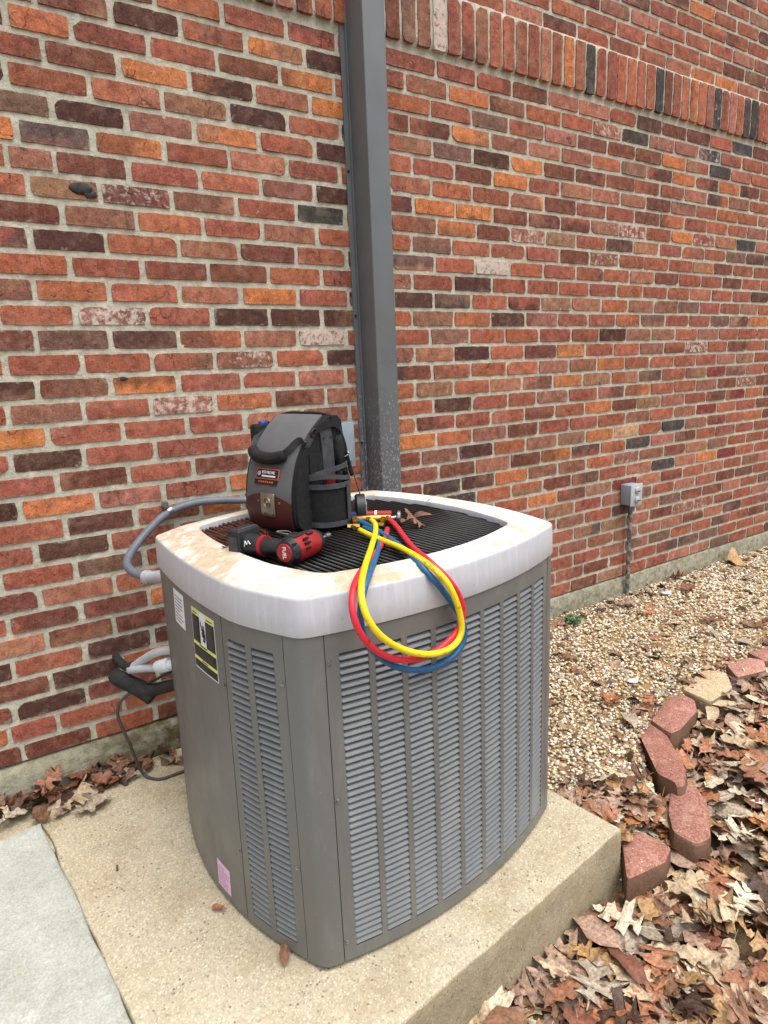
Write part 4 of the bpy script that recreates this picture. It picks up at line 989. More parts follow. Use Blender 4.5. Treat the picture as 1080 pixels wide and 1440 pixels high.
# badge with the lettering
def frame_at(x, s, lift):
    o = on_front(x, s, lift); a, b = fp(s-.02), fp(s+.02); t = np.array([0,*(b-a)]); t /= np.linalg.norm(t); X = np.array([1.,0,0]); N = np.cross(X,t); return o, X, t, N
mb = MB(); plate(mb, -.038, .050, .425, .500, .001, .0022, 3); bd = mb.build('badge', M['orange'], bag)
mb = MB(); plate(mb, -.0355, .0475, .432, .493, .0022, .0028, 3); mb.build('badge_field', M['navy'], bd)
mb = MB(); plate(mb, -.043, .045, .388, .424, .001, .0019, 2); mb.build('badge_strip', M['ink'], bd)
def text_mesh(txt, size, o, X, T, mat, parent, name, extr=.0003, align='CENTER', bold=0.0, sx=1.0):
    cu = bpy.data.curves.new('lettering', 'FONT'); cu.body = txt; cu.size = size; cu.extrude = extr; cu.align_x = align; cu.align_y = 'CENTER'; cu.offset = bold
    tmp = bpy.data.objects.new('lettering', cu); COL.objects.link(tmp); bpy.context.view_layer.update()
    me = bpy.data.meshes.new_from_object(tmp); bpy.data.objects.remove(tmp)
    X = np.array(X,float); T = np.array(T,float); N = np.cross(X,T); m4 = Matrix(((X[0]*sx,T[0],N[0],o[0]),(X[1]*sx,T[1],N[1],o[1]),(X[2]*sx,T[2],N[2],o[2]),(0,0,0,1)))
    me.transform(m4); me.materials.clear(); me.materials.append(mat); return link(name, me, parent)
white = mottled('white_print', C(236,236,234), C(226,226,224), .5, 40, bumpd=0)
o, X_, T_, N_ = frame_at(.013, .472, .0034); text_mesh('VETO PRO PAC', .0102, o, X_, T_, white, bd, 'lettering', bold=.0003, sx=.74)
mb = MB()
for s_ in (.447,): plate(mb, -.012, .040, s_-.006, s_+.006, .0029, .0032, 1)
mb.build('badge_underline', white, bd)
o, X_, T_, N_ = frame_at(-.0235, .463, .0034); mb = MB(); mb.tube([o+.0052*(math.cos(t)*X_+math.sin(t)*T_) for t in th], .0008, 6, caps=False); mb.tube([o-.003*T_, o+.0035*T_], .0012, 6); mb.build('badge_logo', white, bd)
mb = MB()
for k in range(7): x = -.024+k*.0085; plate(mb, x, x+.005, .400, .412, .0020, .0023, 1)
mb.build('orange_print', M['orange'], bd)
# padded handle across the front, with straps to the rings
def fpt(x, s, l): return on_front(x, s, l)
hp = [fpt(-.078,.630,.006), fpt(-.062,.600,.010), fpt(-.032,.572,.012), fpt(.004,.562,.013), fpt(.038,.570,.012), fpt(.064,.596,.010)]
mb = MB(); P = spline(hp,6); mb.tube(P, np.interp(np.linspace(0,1,len(P)),[0,.06,.5,.94,1],[.010,.0145,.0165,.0150,.011]), 14); hd = mb.build('handle', M['blackcloth'], bag, smooth='all')
mb = MB(); mb.tube(spline([q+np.array([0,-.0148,.001]) for q in hp],6)[3:-3], .0009, 5); mb.build('handle_seam', M['webbing'], hd)
def ribbon(name, pts, w, wd, mat, parent=bag, th=.0022, nn=6):
    P = spline(pts, nn); wd = np.array(wd, float); V = []
    T = np.gradient(P,axis=0); T /= np.linalg.norm(T,axis=1)[:,None]
    for i in range(len(P)):
        W_ = wd-T[i]*(wd@T[i]); W_ /= np.linalg.norm(W_); N = np.cross(T[i],W_)
        for a,b in ((-1,-1),(1,-1),(1,1),(-1,1)): V.append(P[i]+W_*a*w/2+N*b*th/2)
    F = [(4*i+k,4*i+(k+1)%4,4*i+4+(k+1)%4,4*i+4+k) for i in range(len(P)-1) for k in range(4)]+[(3,2,1,0),tuple(4*(len(P)-1)+k for k in range(4))]
    mb = MB(); mb.add(V,F); return mb.build(name, mat, parent, smooth=True)
ribbon('handle_strap', [fpt(.058,.592,.010), fpt(.076,.640,.012), fpt(.092,.71,.012), (.104,-.060,.225), (.108,-.046,.247)], .021, (0,-.5,.85), M['webbing'])
ribbon('handle_strap', [fpt(-.074,.62,.008), fpt(-.088,.70,.006), (-.100,-.045,.235), (-.104,-.020,.248)], .021, (0,-.5,.85), M['webbing'])
def ring(name, c, r, a, b, mat, t=.002, parent=bag):
    mb = MB(); a = np.array(a,float); b = np.array(b,float); mb.tube([np.array(c)+r*(math.cos(q)*a+math.sin(q)*b) for q in np.linspace(0,2*np.pi,19)], t, 8, caps=False); return mb.build(name, mat, parent, smooth='all')
ring('d_ring', (.110,-.038,.253), .011, (0,.7,.7), (.3,-.6,.6), M['blackplastic'], .0026)
ring('d_ring', (-.106,-.012,.253), .010, (0,.7,.7), (.3,-.6,.6), M['blackplastic'], .0026)
# side: vertical strap, top rail, tool slots, mesh pouch, zipper flap
ribbon('side_strap', [(.106,.004,.262),(.1075,.008,.22),(.1075,.010,.16),(.107,.010,.10)], .040, (0,1,0), M['webbing'], th=.004)
ribbon('top_strap', [(.108,-.036,.256),(.112,-.010,.268),(.112,.026,.272),(.108,.050,.264)], .018, (0,0,1), M['blackcloth'], th=.004)
ribbon('side_panel', [(.1062,-.030,.03),(.1062,-.030,.20)], .050, (0,1,0), M['blackcloth'], th=.004)
for y_, z_ in ((-.004,.236),(.020,.236)):
    mb = MB(); mb.tube([(.1088,y_,z_),(.1110,y_,z_)], .0030, 10); mb.build('rivet', M['blackplastic'], bag)
# pouch: half round sleeve open at the top
V = []; F = []; NA = 18; zs = [.008,.016,.05,.095,.118,.122]
for z in zs:
    for k in range(NA+1):
        a = -math.pi/2+math.pi*k/NA; g_ = 1.0+(.04 if z in (.016,.118,.122) else 0); V.append((.104+.050*g_*math.cos(a), .005+.062*math.sin(a)*(1.0 if z > .01 else .93), z))
m_ = NA+1; F = [(j*m_+k, j*m_+k+1, (j+1)*m_+k+1, (j+1)*m_+k) for j in range(len(zs)-1) for k in range(NA)]
V2 = [(.104+(x-.104)*.93, .005+(y-.005)*.95, z) for x,y,z in V]; n0 = len(V)
F += [tuple(n0+i for i in f[::-1]) for f in F]+[((len(zs)-1)*m_+k, n0+(len(zs)-1)*m_+k, n0+(len(zs)-1)*m_+k+1, (len(zs)-1)*m_+k+1)[::-1] for k in range(NA)]+[tuple(range(m_))]
mb = MB(); mb.add(V+V2,F); po = mb.build('side_pouch', M['blackcloth'], bag, smooth=True)
def arc(z, r1, r2, n_=18, y0=.005): return [(.104+r1*math.cos(-math.pi/2+math.pi*k/n_), y0+r2*math.sin(-math.pi/2+math.pi*k/n_), z) for k in range(n_+1)]
ribbon('pouch_band', arc(.117,.0545,.0655), .013, (0,0,1), M['webbing'], po, th=.002, nn=1)
ribbon('pouch_band', [(x,y,z+.006*math.sin(i*.35)) for i,(x,y,z) in enumerate(arc(.137,.050,.064))], .012, (0,0,1), M['webbing'], po, th=.002, nn=1)
ribbon('pouch_band', arc(.018,.0540,.0630), .013, (0,0,1), M['webbing'], po, th=.002, nn=1)
ribbon('pouch_rib', [(.1565,.028,.018),(.1575,.028,.117)], .020, (-.35,1,0), M['webbing'], po, th=.002)
ribbon('pocket_rim', [(.1060,-.058,.142),(.125,-.045,.150),(.140,.0,.158),(.132,.05,.164),(.108,.068,.166)], .012, (0,0,1), M['webbing'], bag, th=.003)
mb = MB(); mb.tube([(.128,-.008,.10),(.130,-.010,.138)], .0130, 14); mb.tube([(.130,-.010,.138),(.1305,-.0105,.1405)], [.0115,.009], 14); mb.build('red_tool_handle', M['red'], bag, smooth=True)
mb = MB(); mb.tube([(.128,.022,.10),(.131,.024,.150)], .0090, 12); mb.build('black_tool_handle', M['blackplastic'], bag, smooth=True)
# dangling hook and cord on the far side of the pouch
mb = MB(); mb.tube(spline([(.110,.052,.258),(.118,.060,.22),(.124,.066,.17),(.130,.070,.13)],5), .0045, 8); mb.build('sling_cord', M['blackcloth'], bag, smooth='all')
mb = MB(); mb.tube(spline([(.118,.060,.225),(.140,.066,.14),(.158,.072,.07),(.164,.076,.012)],5), .0016, 6); mb.build('thin_cord', M['blackplastic'], bag, smooth='all')
ring('hook', (.118,.060,.190), .010, (0,.6,.8), (.9,.3,-.2), M['nickel'], .0018); ring('hook', (.128,.052,.110), .008, (0,.6,.8), (.9,.3,-.2), M['nickel'], .0015)
mb = MB(); lump(mb, (.112,.048,.195), .022, 7, 3, (.5,.8,1.9)); mb.build('rear_padding', M['blackcloth'], bag, smooth='all')
# tall rear panel showing at the far side, with the blue item in it
mb = MB(); mb.box((-.138,-.050,.090),(-.1045,.088,.270)); mb.box((-.128,-.060,.010),(-.1045,.060,.0895)); rp = bevel(mb.build('side_compartment', M['blackcloth'], bag), .008, 3)
mb = MB(); mb.box((-.126,-.028,.250),(-.110,-.004,.277)); bevel(mb.build('blue_case', M['blueplastic'], bag), .004)
mb = MB(); mb.box((-.1410,-.048,.14),(-.1385,-.036,.20)); bevel(mb.build('blue_strip', M['blueplastic'], bag), .002)
ring('carabiner', (-.118,-.004,.262), .013, (.2,.9,.3), (0,-.3,.95), M['blackplastic'], .002); ring('carabiner', (-.116,-.018,.240), .011, (.2,.9,.3), (0,-.3,.95), M['steel'], .0015)
mb = MB(); mb.tube(spline([(-.103,.03,.287),(-.06,.032,.294),(0,.032,.295),(.06,.032,.294),(.105,.03,.287)],5), .0060, 10, flat=.6); mb.build('top_roll', M['blackcloth'], bag, smooth='all')
ribbon('back_pad', [(.0,.090,.03),(0,.084,.15),(0,.074,.26)], .17, (1,0,0), M['blackcloth'], th=.014)

# ============================================================ IMPACT DRIVER
DA = math.radians(27)
dr = empty('impact_driver', (.563,-.848,GT), DA); dr.scale = (.94,.94,.94); tag(dr, 'red and black cordless impact driver lying on the guard in front of the backpack', 'power tool')
# local: +x head axis toward the bit, +y from head back along the grip to the battery
HZ = .0335
mb = MB(); P = [(-.050,0,HZ),(-.046,0,HZ),(-.030,0,HZ),(.016,0,HZ),(.038,0,HZ),(.040,0,HZ)]; mb.tube(P, [.026,.0305,.0315,.0320,.0300,.0285], 28); mb.build('motor_housing', M['red'], dr, smooth=True)
mb = MB(); mb.tube([(-.064,0,HZ),(-.062,0,HZ),(-.050,0,HZ),(-.044,0,HZ)], [.0235,.0270,.0300,.0320], 28); rc = mb.build('rear_cap', M['blackplastic'], dr, smooth=True)
mb = MB(); mb.tube([(-.0655,0,HZ),(-.0640,0,HZ)], [.0205,.0215], 26); rd = mb.build('cap_disc', M['red'], dr, smooth=True)
text_mesh('FUEL', .0135, np.array([-.0660,.0,HZ]), (0,0,-1), (0,-1,0), white, rd, 'lettering', bold=.0002)
for k in range(6):
    a = k*math.pi/3+.3; mb = MB(); c = np.array([-.054, .0285*math.cos(a), HZ+.0285*math.sin(a)]); mb.box((c[0]-.006,c[1]-.003,c[2]-.003),(c[0]+.006,c[1]+.003,c[2]+.003)); mb.build('cap_rib', M['blackplastic'], rc)
mb = MB(); mb.tube([(.036,0,HZ),(.040,0,HZ),(.052,0,HZ),(.061,0,HZ),(.064,0,HZ)], [.0290,.0300,.0275,.0200,.0130], 28); mb.build('nose_cone', M['blackplastic'], dr, smooth=True)
mb = MB(); mb.tube([(.062,0,HZ),(.070,0,HZ),(.076,0,HZ)], [.0095,.0095,.0080], 18); mb.build('chuck_sleeve', M['steel'], dr, smooth=True)
mb = MB(); mb.tube([(.075,0,HZ),(.094,0,HZ)], .0034, 6); mb.tube([(.094,0,HZ),(.100,0,HZ),(.110,0,HZ)], [.0062,.0070,.0058], 12); mb.build('bit_socket', M['steel'], dr, smooth=True)
mb = MB(); mb.box((-.040,-.012,HZ+.026),(-.005,.018,HZ+.034)); mb.box((.000,-.020,HZ+.0285),(.022,.004,HZ+.0335)); bevel(mb.build('housing_trim', M['blackplastic'], dr), .002)
mb = MB()
for a_ in (-.9,-.5,-.1): 
    c = np.array([-.018, -.0318*math.cos(a_+.3), HZ-.0318*math.sin(a_)]); mb.box(c-np.array([.009,.0025,.0022]), c+np.array([.009,.0025,.0022]))
mb.build('vent_slots', M['dark'], dr)
# grip
P = spline([(-.012,.018,HZ-.001),(-.020,.045,HZ-.003),(-.022,.080,HZ-.004),(-.022,.110,HZ-.004),(-.022,.146,HZ-.004)],6)
mb = MB(); mb.tube(P, np.interp(np.linspace(0,1,len(P)),[0,.25,.6,1],[.020,.0195,.0215,.0270]), 20); gp = mb.build('grip', M['blackplastic'], dr, smooth='all')
mb = MB(); i0, i1 = int(len(P)*.58), int(len(P)*.66); mb.tube(P[i0:i1+1], .0262, 20); mb.build('red_band', M['red'], gp, smooth=True)
ll = []
o_ = np.array([-.0470,.126,HZ+.006]); mb = MB(); mb.tube([o_+np.array(v) for v in ((0,.010,-.010),(-.001,.006,.004),(-.001,.001,-.004),(-.001,-.004,.006),(0,-.009,-.002))], .0013, 6); mb.build('script_mark', white, gp)
mb = MB(); mb.tube([(.014,.030,HZ),(.020,.046,HZ),(.014,.062,HZ)], [.006,.009,.006], 12); mb.build('trigger', M['blackplastic'], gp, smooth=True)
mb = MB(); mb.tube(spline([(.006,.030,HZ+.022),(.014,.050,HZ+.027),(.006,.078,HZ+.026),(-.002,.060,HZ+.026),(.000,.036,HZ+.024)],5), .0018, 6); mb.build('belt_hook', M['steel'], dr, smooth='all')
mb = MB(); mb.box((-.056,.143,.001),(.020,.182,.068)); bt = bevel(mb.build('battery', M['blackplastic'], dr), .005, 3)
mb = MB(); mb.box((-.050,.148,.0681),(.014,.155,.0692)); mb.box((-.0572,.150,.012),(-.0561,.176,.052)); mb.build('battery_seam', M['webbing'], bt)

# ============================================================ MANIFOLD GAUGE SET
gs = empty('manifold_gauge_set', (.84,-.68,GT)); tag(gs, 'brass manifold gauge set with red, yellow and blue hoses looped over the front edge', 'gauge set'); go = np.array([.84,-.68,GT])
A, B = np.array([.798,-.656,GT+.020]), np.array([.884,-.712,GT+.020]); D_ = (B-A)/np.linalg.norm(B-A); S_ = np.array([-D_[1],D_[0],0])*-1
if S_[1] > 0: S_ = -S_
mb = MB(); mb.tube(np.array([A,A+D_*.004,B-D_*.004,B])-go, [.008,.0105,.0105,.008], 14); bdy = mb.build('manifold_bar', M['brass'], gs, smooth=True)
def seg(name, a, b, r, mat, parent=gs, n_=14): mb = MB(); mb.tube(np.array([a,b])-go, r, n_); return mb.build(name, mat, parent, smooth=True)
for t, hm in ((.10,'brass'),(.42,'brass'),(.80,'brass')):
    c = A+(B-A)*t; seg('hose_port', c, c+S_*.020+np.array([0,0,-.003]), .0062, M['brass'], gs, 6); seg('port_nut', c+S_*.010, c+S_*.017, .0090, M['brass'], gs, 6)
back_ = -S_
seg('blue_hand_knob', A+back_*.024-D_*.014+np.array([0,0,.006]), A+back_*.022+D_*.018+np.array([0,0,.006]), .0105, M['blueplastic'])
k1 = seg('red_hand_grip', A+back_*.022+D_*.022+np.array([0,0,.007]), B+back_*.016+D_*.002+np.array([0,0,.007]), .0098, M['red'])
mb = MB(); mb.tube(np.array([A+back_*.0195+D_*.060+np.array([0,0,.007]), A+back_*.0192+D_*.066+np.array([0,0,.007])])-go, .0102, 14); mb.build('grip_ring', white, k1)
mb = MB(); c = B+D_*.014+back_*.004; mb.tube(np.array([c,c+D_*.004,c+D_*.010,c+D_*.013])-go, [.006,.0175,.0185,.012], 18); mb.tube(np.array([B,c])-go, .005, 10); mb.build('chrome_knob', M['steel'], gs, smooth=True)
mb = MB(); c = A+D_*.055+S_*.018+np.array([0,0,-.012]); mb.tube(np.array([c,c+D_*.03+S_*.01])-go, .0075, 6); mb.build('brass_fitting', M['brass'], gs, smooth=True); mb = MB(); c2 = A+S_*.03+np.array([0,0,-.012]); mb.tube(np.array([c2-D_*.01,c2+D_*.022])-go, .008, 6); mb.tube(np.array([c2,c2+S_*.02+D_*.01])-go, .006, 8); mb.build('brass_fitting', M['brass'], gs, smooth=True)
gc = np.array([.838,-.640,GT+.041]); ax = np.array([.90,-.43,0]); ax /= np.linalg.norm(ax)
mb = MB(); mb.tube(np.array([gc-ax*.016,gc-ax*.013,gc+ax*.008,gc+ax*.010])-go, [.036,.040,.040,.036], 30); gg = mb.build('gauge', M['blackplastic'], gs, smooth=True)
mb = MB(); mb.tube(np.array([gc+ax*.0102,gc+ax*.0110])-go, .034, 30); mb.build('gauge_face', M['paper'], gg)
YEL = [(.832,-.690,.742),(.8262,-.716,.744),(.8180,-.745,.743),(.7775,-.8095,.742),(.6924,-.9284,.745),(.594,-1.0607,.752),(.5457,-1.1252,.7412),(.5375,-1.1412,.7125),(.539,-1.1594,.6818),(.5672,-1.1557,.6422),(.6136,-1.1498,.6031),(.6711,-1.1424,.5729),(.7223,-1.1358,.5602),(.7642,-1.1304,.566),(.7857,-1.1277,.5879),(.774,-1.1292,.6298),(.7587,-1.1311,.6766),(.7480,-1.124,.7077),(.7180,-1.1002,.744),(.7250,-1.0119,.751),(.752,-.9013,.740),(.7513,-.8228,.738),(.760,-.76,.740)]
REDH = [(.872,-.712,.744),(.868,-.735,.742),(.8642,-.7709,.736),(.80,-.900,.737),(.7566,-.9908,.742),(.7326,-1.085,.742),(.760,-1.1049,.7101),(.787,-1.115,.6649),(.7998,-1.1137,.6264),(.7886,-1.1152,.5983),(.76,-1.1189,.5772),(.7176,-1.1243,.5613),(.6594,-1.1318,.561),(.6054,-1.1387,.5795),(.5588,-1.1447,.6139),(.5268,-1.1488,.6563),(.5138,-1.1472,.6945),(.5234,-1.131,.7251),(.5462,-1.1006,.742),(.6148,-1.03,.744),(.7171,-.9205,.734),(.7862,-.8426,.733),(.8314,-.7751,.733)]
BLU = [(.804,-.664,.742),(.806,-.69,.740),(.8128,-.7243,.735),(.7883,-.8445,.734),(.7429,-.9844,.743),(.6995,-1.0916,.743),(.7346,-1.1035,.7049),(.7702,-1.1044,.6516),(.803,-1.1002,.6072),(.8173,-1.0984,.5643),(.7992,-1.1007,.5359),(.7583,-1.106,.519),(.7013,-1.1133,.5214),(.6479,-1.1202,.5387),(.5982,-1.1265,.5689),(.5605,-1.1314,.6085),(.5381,-1.1343,.6511),(.5357,-1.1338,.6847),(.5518,-1.1216,.7224),(.5733,-1.1037,.742),(.6515,-1.011,.744),(.749,-.8729,.733),(.7864,-.8105,.733),(.7900,-.760,.733),(.795,-.72,.733)]
for nm, P, mt in (('yellow_hose',YEL,'yellow'),('red_hose',REDH,'redhose'),('blue_hose',BLU,'blue')):
    mb = MB(); mb.tube(spline(smooth_path(P,1),7)-go, .0066, 14); mb.build(nm, M[mt], gs, smooth='all')
    mb = MB(); Q = spline(smooth_path(P,1),7)-go; mb.tube(Q[:5], .0072, 12); mb.build('crimp_collar', M['brass'], gs, smooth=True)

# ============================================================ LEAVES
def leaf_outline(kind, R):
    """half outlines of an oak leaf: x along the midrib 0..1, y half width"""
    if kind == 'oval': pts = [(0,.0),(.08,.02),(.12,.10),(.3,.20),(.5,.24),(.7,.19),(.88,.09),(1,0)]
    elif kind == 'pin':
        pts = [(0,.008),(.14,.015),(.17,.10),(.14,.24),(.24,.13),(.27,.06),(.32,.07),(.36,.20),(.34,.38),(.44,.30),(.50,.34),(.50,.20),(.51,.09),(.57,.09),(.64,.20),(.68,.34),(.73,.22),(.80,.22),(.77,.11),(.82,.07),(.90,.10),(.93,.05),(1,0)]
    elif kind == 'red':
        pts = [(0,.008),(.12,.02),(.16,.12),(.16,.20),(.25,.17),(.29,.12),(.34,.16),(.38,.29),(.40,.34),(.48,.27),(.52,.22),(.53,.14),(.60,.17),(.67,.28),(.72,.28),(.76,.18),(.78,.12),(.84,.13),(.90,.13),(.93,.06),(1,0)]
    else: pts = [(0,.008),(.10,.02),(.2,.12),(.28,.20),(.36,.17),(.42,.15),(.5,.27),(.6,.33),(.68,.26),(.72,.18),(.8,.20),(.88,.17),(.95,.08),(1,0)]
    return pts
def leaf_mesh(kind, size, R, col, curl=.25, fold=.25, stem=True, center=True, detail=1):
    up_ = leaf_outline(kind, R); q = R.uniform(.72,1.05)
    a = [(x*(1+R.uniform(-.02,.02)), y*q*R.uniform(.85,1.15)) for x,y in up_]; b = [(x*(1+R.uniform(-.02,.02)), -y*q*R.uniform(.85,1.15)) for x,y in up_]
    n = len(up_); V = []; F = []
    for k in range(n): V += [(a[k][0],a[k][1]), (up_[k][0], 0), (b[k][0],b[k][1])]
    if detail:
        pass
    for k in range(n-1):
        i = 3*k; F += [(i,i+1,i+4,i+3),(i+1,i+2,i+5,i+4)]
    V = np.array(V)
    c1, c2, tw, bend = R.uniform(-curl,curl), R.uniform(.2,1)*fold*R.choice((1,1,-1)), R.uniform(-.6,.6), R.uniform(-.15,.15)
    ph = R.uniform(0,6.28)
    x, y = V[:,0]-.5, V[:,1]
    z = c1*(x*x*4-.5)*.5+c2*np.abs(y)*1.1+tw*x*y*1.2+.035*np.sin(9*x+ph)*(.3+np.abs(y)*3)+.03*np.sin(13*y+7*x+ph*2)
    tipc = R.uniform(.1,1.1)*R.choice((1,1,-1)); z = z+tipc*np.maximum(0,np.abs(y)-.17)**1.6*2.2
    V3 = np.stack([x, y+bend*x*x, z],-1)*size
    if stem:
        o = len(V3); s = np.array([[-.5,.006,0],[-.5,-.006,0],[-.72,-.004+bend*.3,.04],[-.72,.004+bend*.3,.04]])*size; s[:,2] += V3[1,2]; V3 = np.vstack([V3,s]); F.append((o,o+1,o+2,o+3))
    return V3, F
LCOL = {'rust':(154,104,76),'brown':(124,90,68),'tan':(178,156,126),'cream':(206,194,168),'pink':(156,128,110),'grey':(160,146,128),'orange':(164,106,64),'dark':(76,56,46),'ochre':(168,132,88),'wine':(124,78,62)}
def leafcol(mb, V, col, R):
    n = len(V); k = np.array([R.uniform(.72,1.15) for _ in range(n)]); k[1::3] *= 1.18; cc = np.tile(col,(n,1))*k[:,None]; cc[:,3] = 1; mb.c[-1] = cc
def rotm(R, tilt, yaw=None):
    a = R.uniform(0,6.28) if yaw is None else yaw; ca_, sa_ = math.cos(a), math.sin(a); b, c = R.gauss(0,tilt), R.gauss(0,tilt)
    Rz = np.array([[ca_,-sa_,0],[sa_,ca_,0],[0,0,1]]); Ry = np.array([[math.cos(b),0,math.sin(b)],[0,1,0],[-math.sin(b),0,math.cos(b)]]); Rx = np.array([[1,0,0],[0,math.cos(c),-math.sin(c)],[0,math.sin(c),math.cos(c)]])
    return Ry@Rx@Rz
def leaf_obj(name, x, y, z, size, colname, R, kind=None, tilt=.2, yaw=None, parent=None, curl=.25, fold=.25):
    kind = kind or R.choice(['pin','pin','red','red','round','oval']); col = np.array(C(*LCOL[colname]))*R.uniform(.85,1.15); col[3] = 1
    V, F = leaf_mesh(kind, size, R, col, curl, fold); V = V@rotm(R, tilt, yaw).T; V[:,2] -= np.percentile(V[:,2], 12)
    mb = MB(); mb.add(V, F, col=col); leafcol(mb, V, col, R); return mb.build(name, M['leaf'], parent, smooth='all', loc=(x,y,z))
RL = random.Random(21)
# litter: candidates over the strip below the edging and in front of the pad
def off_stone(x, y, m_=.004):
    for poly, *_ in STN:
        P = np.array(poly); c = P.mean(0); q = np.array([x,y]); Q = c+(P-c)*(1+m_/.08); ins = False
        for a, b in zip(Q, np.roll(Q,-1,0)):
            if (a[1] > y) != (b[1] > y) and x < (b[0]-a[0])*(y-a[1])/(b[1]-a[1])+a[0]: ins = not ins
        if ins: return False
    return True
def litter_ok(x, y):
    lx, ly = w2l(x, y)
    if lx < lx1+.01 and ly > ly0-.015: return False
    if y > border_y(x)+.02 and x > 1.3: return False
    if x < .1: return False
    return off_stone(x, y)
cand = []
g2 = random.Random(99)
while len(cand) < 3600:
    x, y = g2.uniform(.2,4.6), g2.uniform(-2.5,-.82)
    if not litter_ok(x, y): continue
    # the corner nearest the camera on the right is nearly bare soil
    d = math.hypot((x-1.02)/.16, (y+1.74)/.10)
    if d < 1 and g2.random() < .8: continue
    if x > 2.6 and g2.random() < .35: continue
    if y < -1.9 and g2.random() < .4: continue
    cand.append((x, y, g2.random()))
# wedge between pad, edging and gravel
for _ in range(150):
    x = g2.uniform(1.30,1.66); y = g2.uniform(-1.14,-.93)
    if w2l(x,y)[0] > lx1+.045 and off_stone(x,y,.03) and x-1.30 < (-y-.86)*1.6+.02: cand.append((x, y, g2.random()*.75))
pal = ['rust']*6+['brown']*5+['tan']*5+['cream']*3+['pink']*8+['grey']*4+['orange']*1+['dark']*2+['ochre']*2+['wine']*2
info = []
for x, y, k in cand:
    lay = k; z = float(ground_h(x, y))+.003+lay*.045; size = g2.uniform(.085,.150)
    P = depth_px([[x,y,z]])[0]; vis = (-60 < P[0] < 1130 and 700 < P[1] < 1500); lx, ly = w2l(x,y)
    info.append((vis*(size/P[2])**2*(.15+lay) if P[2] > .2 else 0, x, y, z, size, lay))
info.sort(key=lambda t: -t[0])
mbs = MB()
for i, (w_, x, y, z, size, lay) in enumerate(info):
    cn = g2.choice(pal)
    if lay > .8 and g2.random() < .45: cn = g2.choice(['cream','tan','grey','rust','ochre','pink'])
    tilt = .10+.22*g2.random()*lay
    if i < 288: leaf_obj('oak_leaf', x, y, z, size, cn, g2, tilt=tilt, parent=ground, curl=.22, fold=.28)
    else:
        kind = g2.choice(['pin','pin','red','red','round','oval']); col = np.array(C(*LCOL[cn]))*g2.uniform(.8,1.15); col[3] = 1
        V, F = leaf_mesh(kind, size, g2, col, .25, .3, stem=lay > .6); V = V@rotm(g2, tilt).T; V[:,2] -= np.percentile(V[:,2],12); mbs.add(V+np.array([x,y,z]), F, col=col); leafcol(mbs, V, col, g2)
# fragments and bits of leaf on and between the gravel
for _ in range(1500):
    x = 1.3+g2.random()**1.2*4.0; by = float(border_y(x)); y = g2.uniform(by,-.03)
    if w2l(x,y)[0] < lx1+.02: continue
    nearb = math.exp(-((y-by)/.12)**2)+.60*math.exp(-(y/.13)**2)+.17
    if g2.random() > nearb: continue
    col = np.array(C(*LCOL[g2.choice(['rust','brown','brown','dark','pink','grey','tan'])]))*g2.uniform(.8,1.1); col[3] = 1
    V, F = leaf_mesh(g2.choice(['pin','red','round','oval']), g2.uniform(.035,.085), g2, col, .4, .5, stem=False); V = V@rotm(g2,.35).T
    mbs.add(V+np.array([x,y,float(ground_h(x,y))+.010]), F, col=col)
# crumbled leaf bits at the foot of the wall, left
for _ in range(230):
    x = g2.uniform(-.9,.62); y = -.02-abs(g2.gauss(0,.05)); col = np.array(C(*LCOL[g2.choice(['rust','brown','wine','dark','brown'])]))*g2.uniform(.7,1.05); col[3] = 1
    if x > .30 and g2.random() < .7: continue
    V, F = leaf_mesh(g2.choice(['pin','red','round']), g2.uniform(.04,.10), g2, col, .5, .8, stem=False); V = V@rotm(g2,.55).T; mbs.add(V+np.array([x,y,UO[2]+g2.uniform(.004,.03)]), F, col=col)
lt = mbs.build('leaf_litter', M['leaf'], None, smooth='all'); tag(lt, 'thick litter of brown and tan oak leaves over the soil below the edging', 'leaf litter', kind='stuff')

# single leaves and bits that stand out
def unproj(px_, py_, z):
    d = fw+r2*(px_-540)/F_PX-u2*(py_-720)/F_PX; t = (z-CAM[2])/d[2]; return CAM+t*d
PZ = UO[2]
def lone(px_, py_, z, size, coln, label, kind=None, yaw=None, tilt=.12, curl=.3, fold=.3, lift=.002):
    p = unproj(px_, py_, z); o = leaf_obj('fallen_leaf', p[0], p[1], z+lift, size, coln, RL, kind, tilt, yaw, None, curl, fold); tag(o, label, 'leaf', 'single fallen leaves'); return o
lone(400,1347, PZ+.006, .055, 'brown', 'folded brown leaf caught under the front corner post of the unit', 'oval', 1.2, fold=.6)
lone(307,1280, PZ+.004, .046, 'rust', 'small narrow rust leaf on the pad beside the pink sticker', 'oval', -.9, fold=.5)
lone(18,1150, PZ+.012, .125, 'grey', 'large grey brown oak leaf at the far left against the old slab', 'pin', .3)
lone(45,1128, PZ+.03, .12, 'wine', 'dark red brown oak leaf in the pile at the foot of the wall', 'red', 2.2, .4)
lone(70,1110, PZ+.035, .12, 'rust', 'rust oak leaf on top of the pile under the left wall', 'pin', .9, .4)
lone(105,1125, PZ+.02, .13, 'tan', 'long curled tan oak leaf lying on the pad end of the pile', 'pin', .5, .25, fold=.6)
lone(130,1135, PZ+.012, .12, 'grey', 'grey leaf with a lifted edge pointing towards the unit', 'red', .2, .25, fold=.7)
lone(112,1092, PZ+.03, .10, 'wine', 'dark wine leaf stuck against the footing below the cable', 'red', 2.9, .4)
lone(170,1090, PZ+.016, .105, 'grey', 'pale grey lobed leaf nearest the hanging cable', 'pin', 2.4, .3)
lone(150,1098, PZ+.012, .11, 'rust', 'orange brown leaf half under the pale one by the cable', 'red', .1, .3)
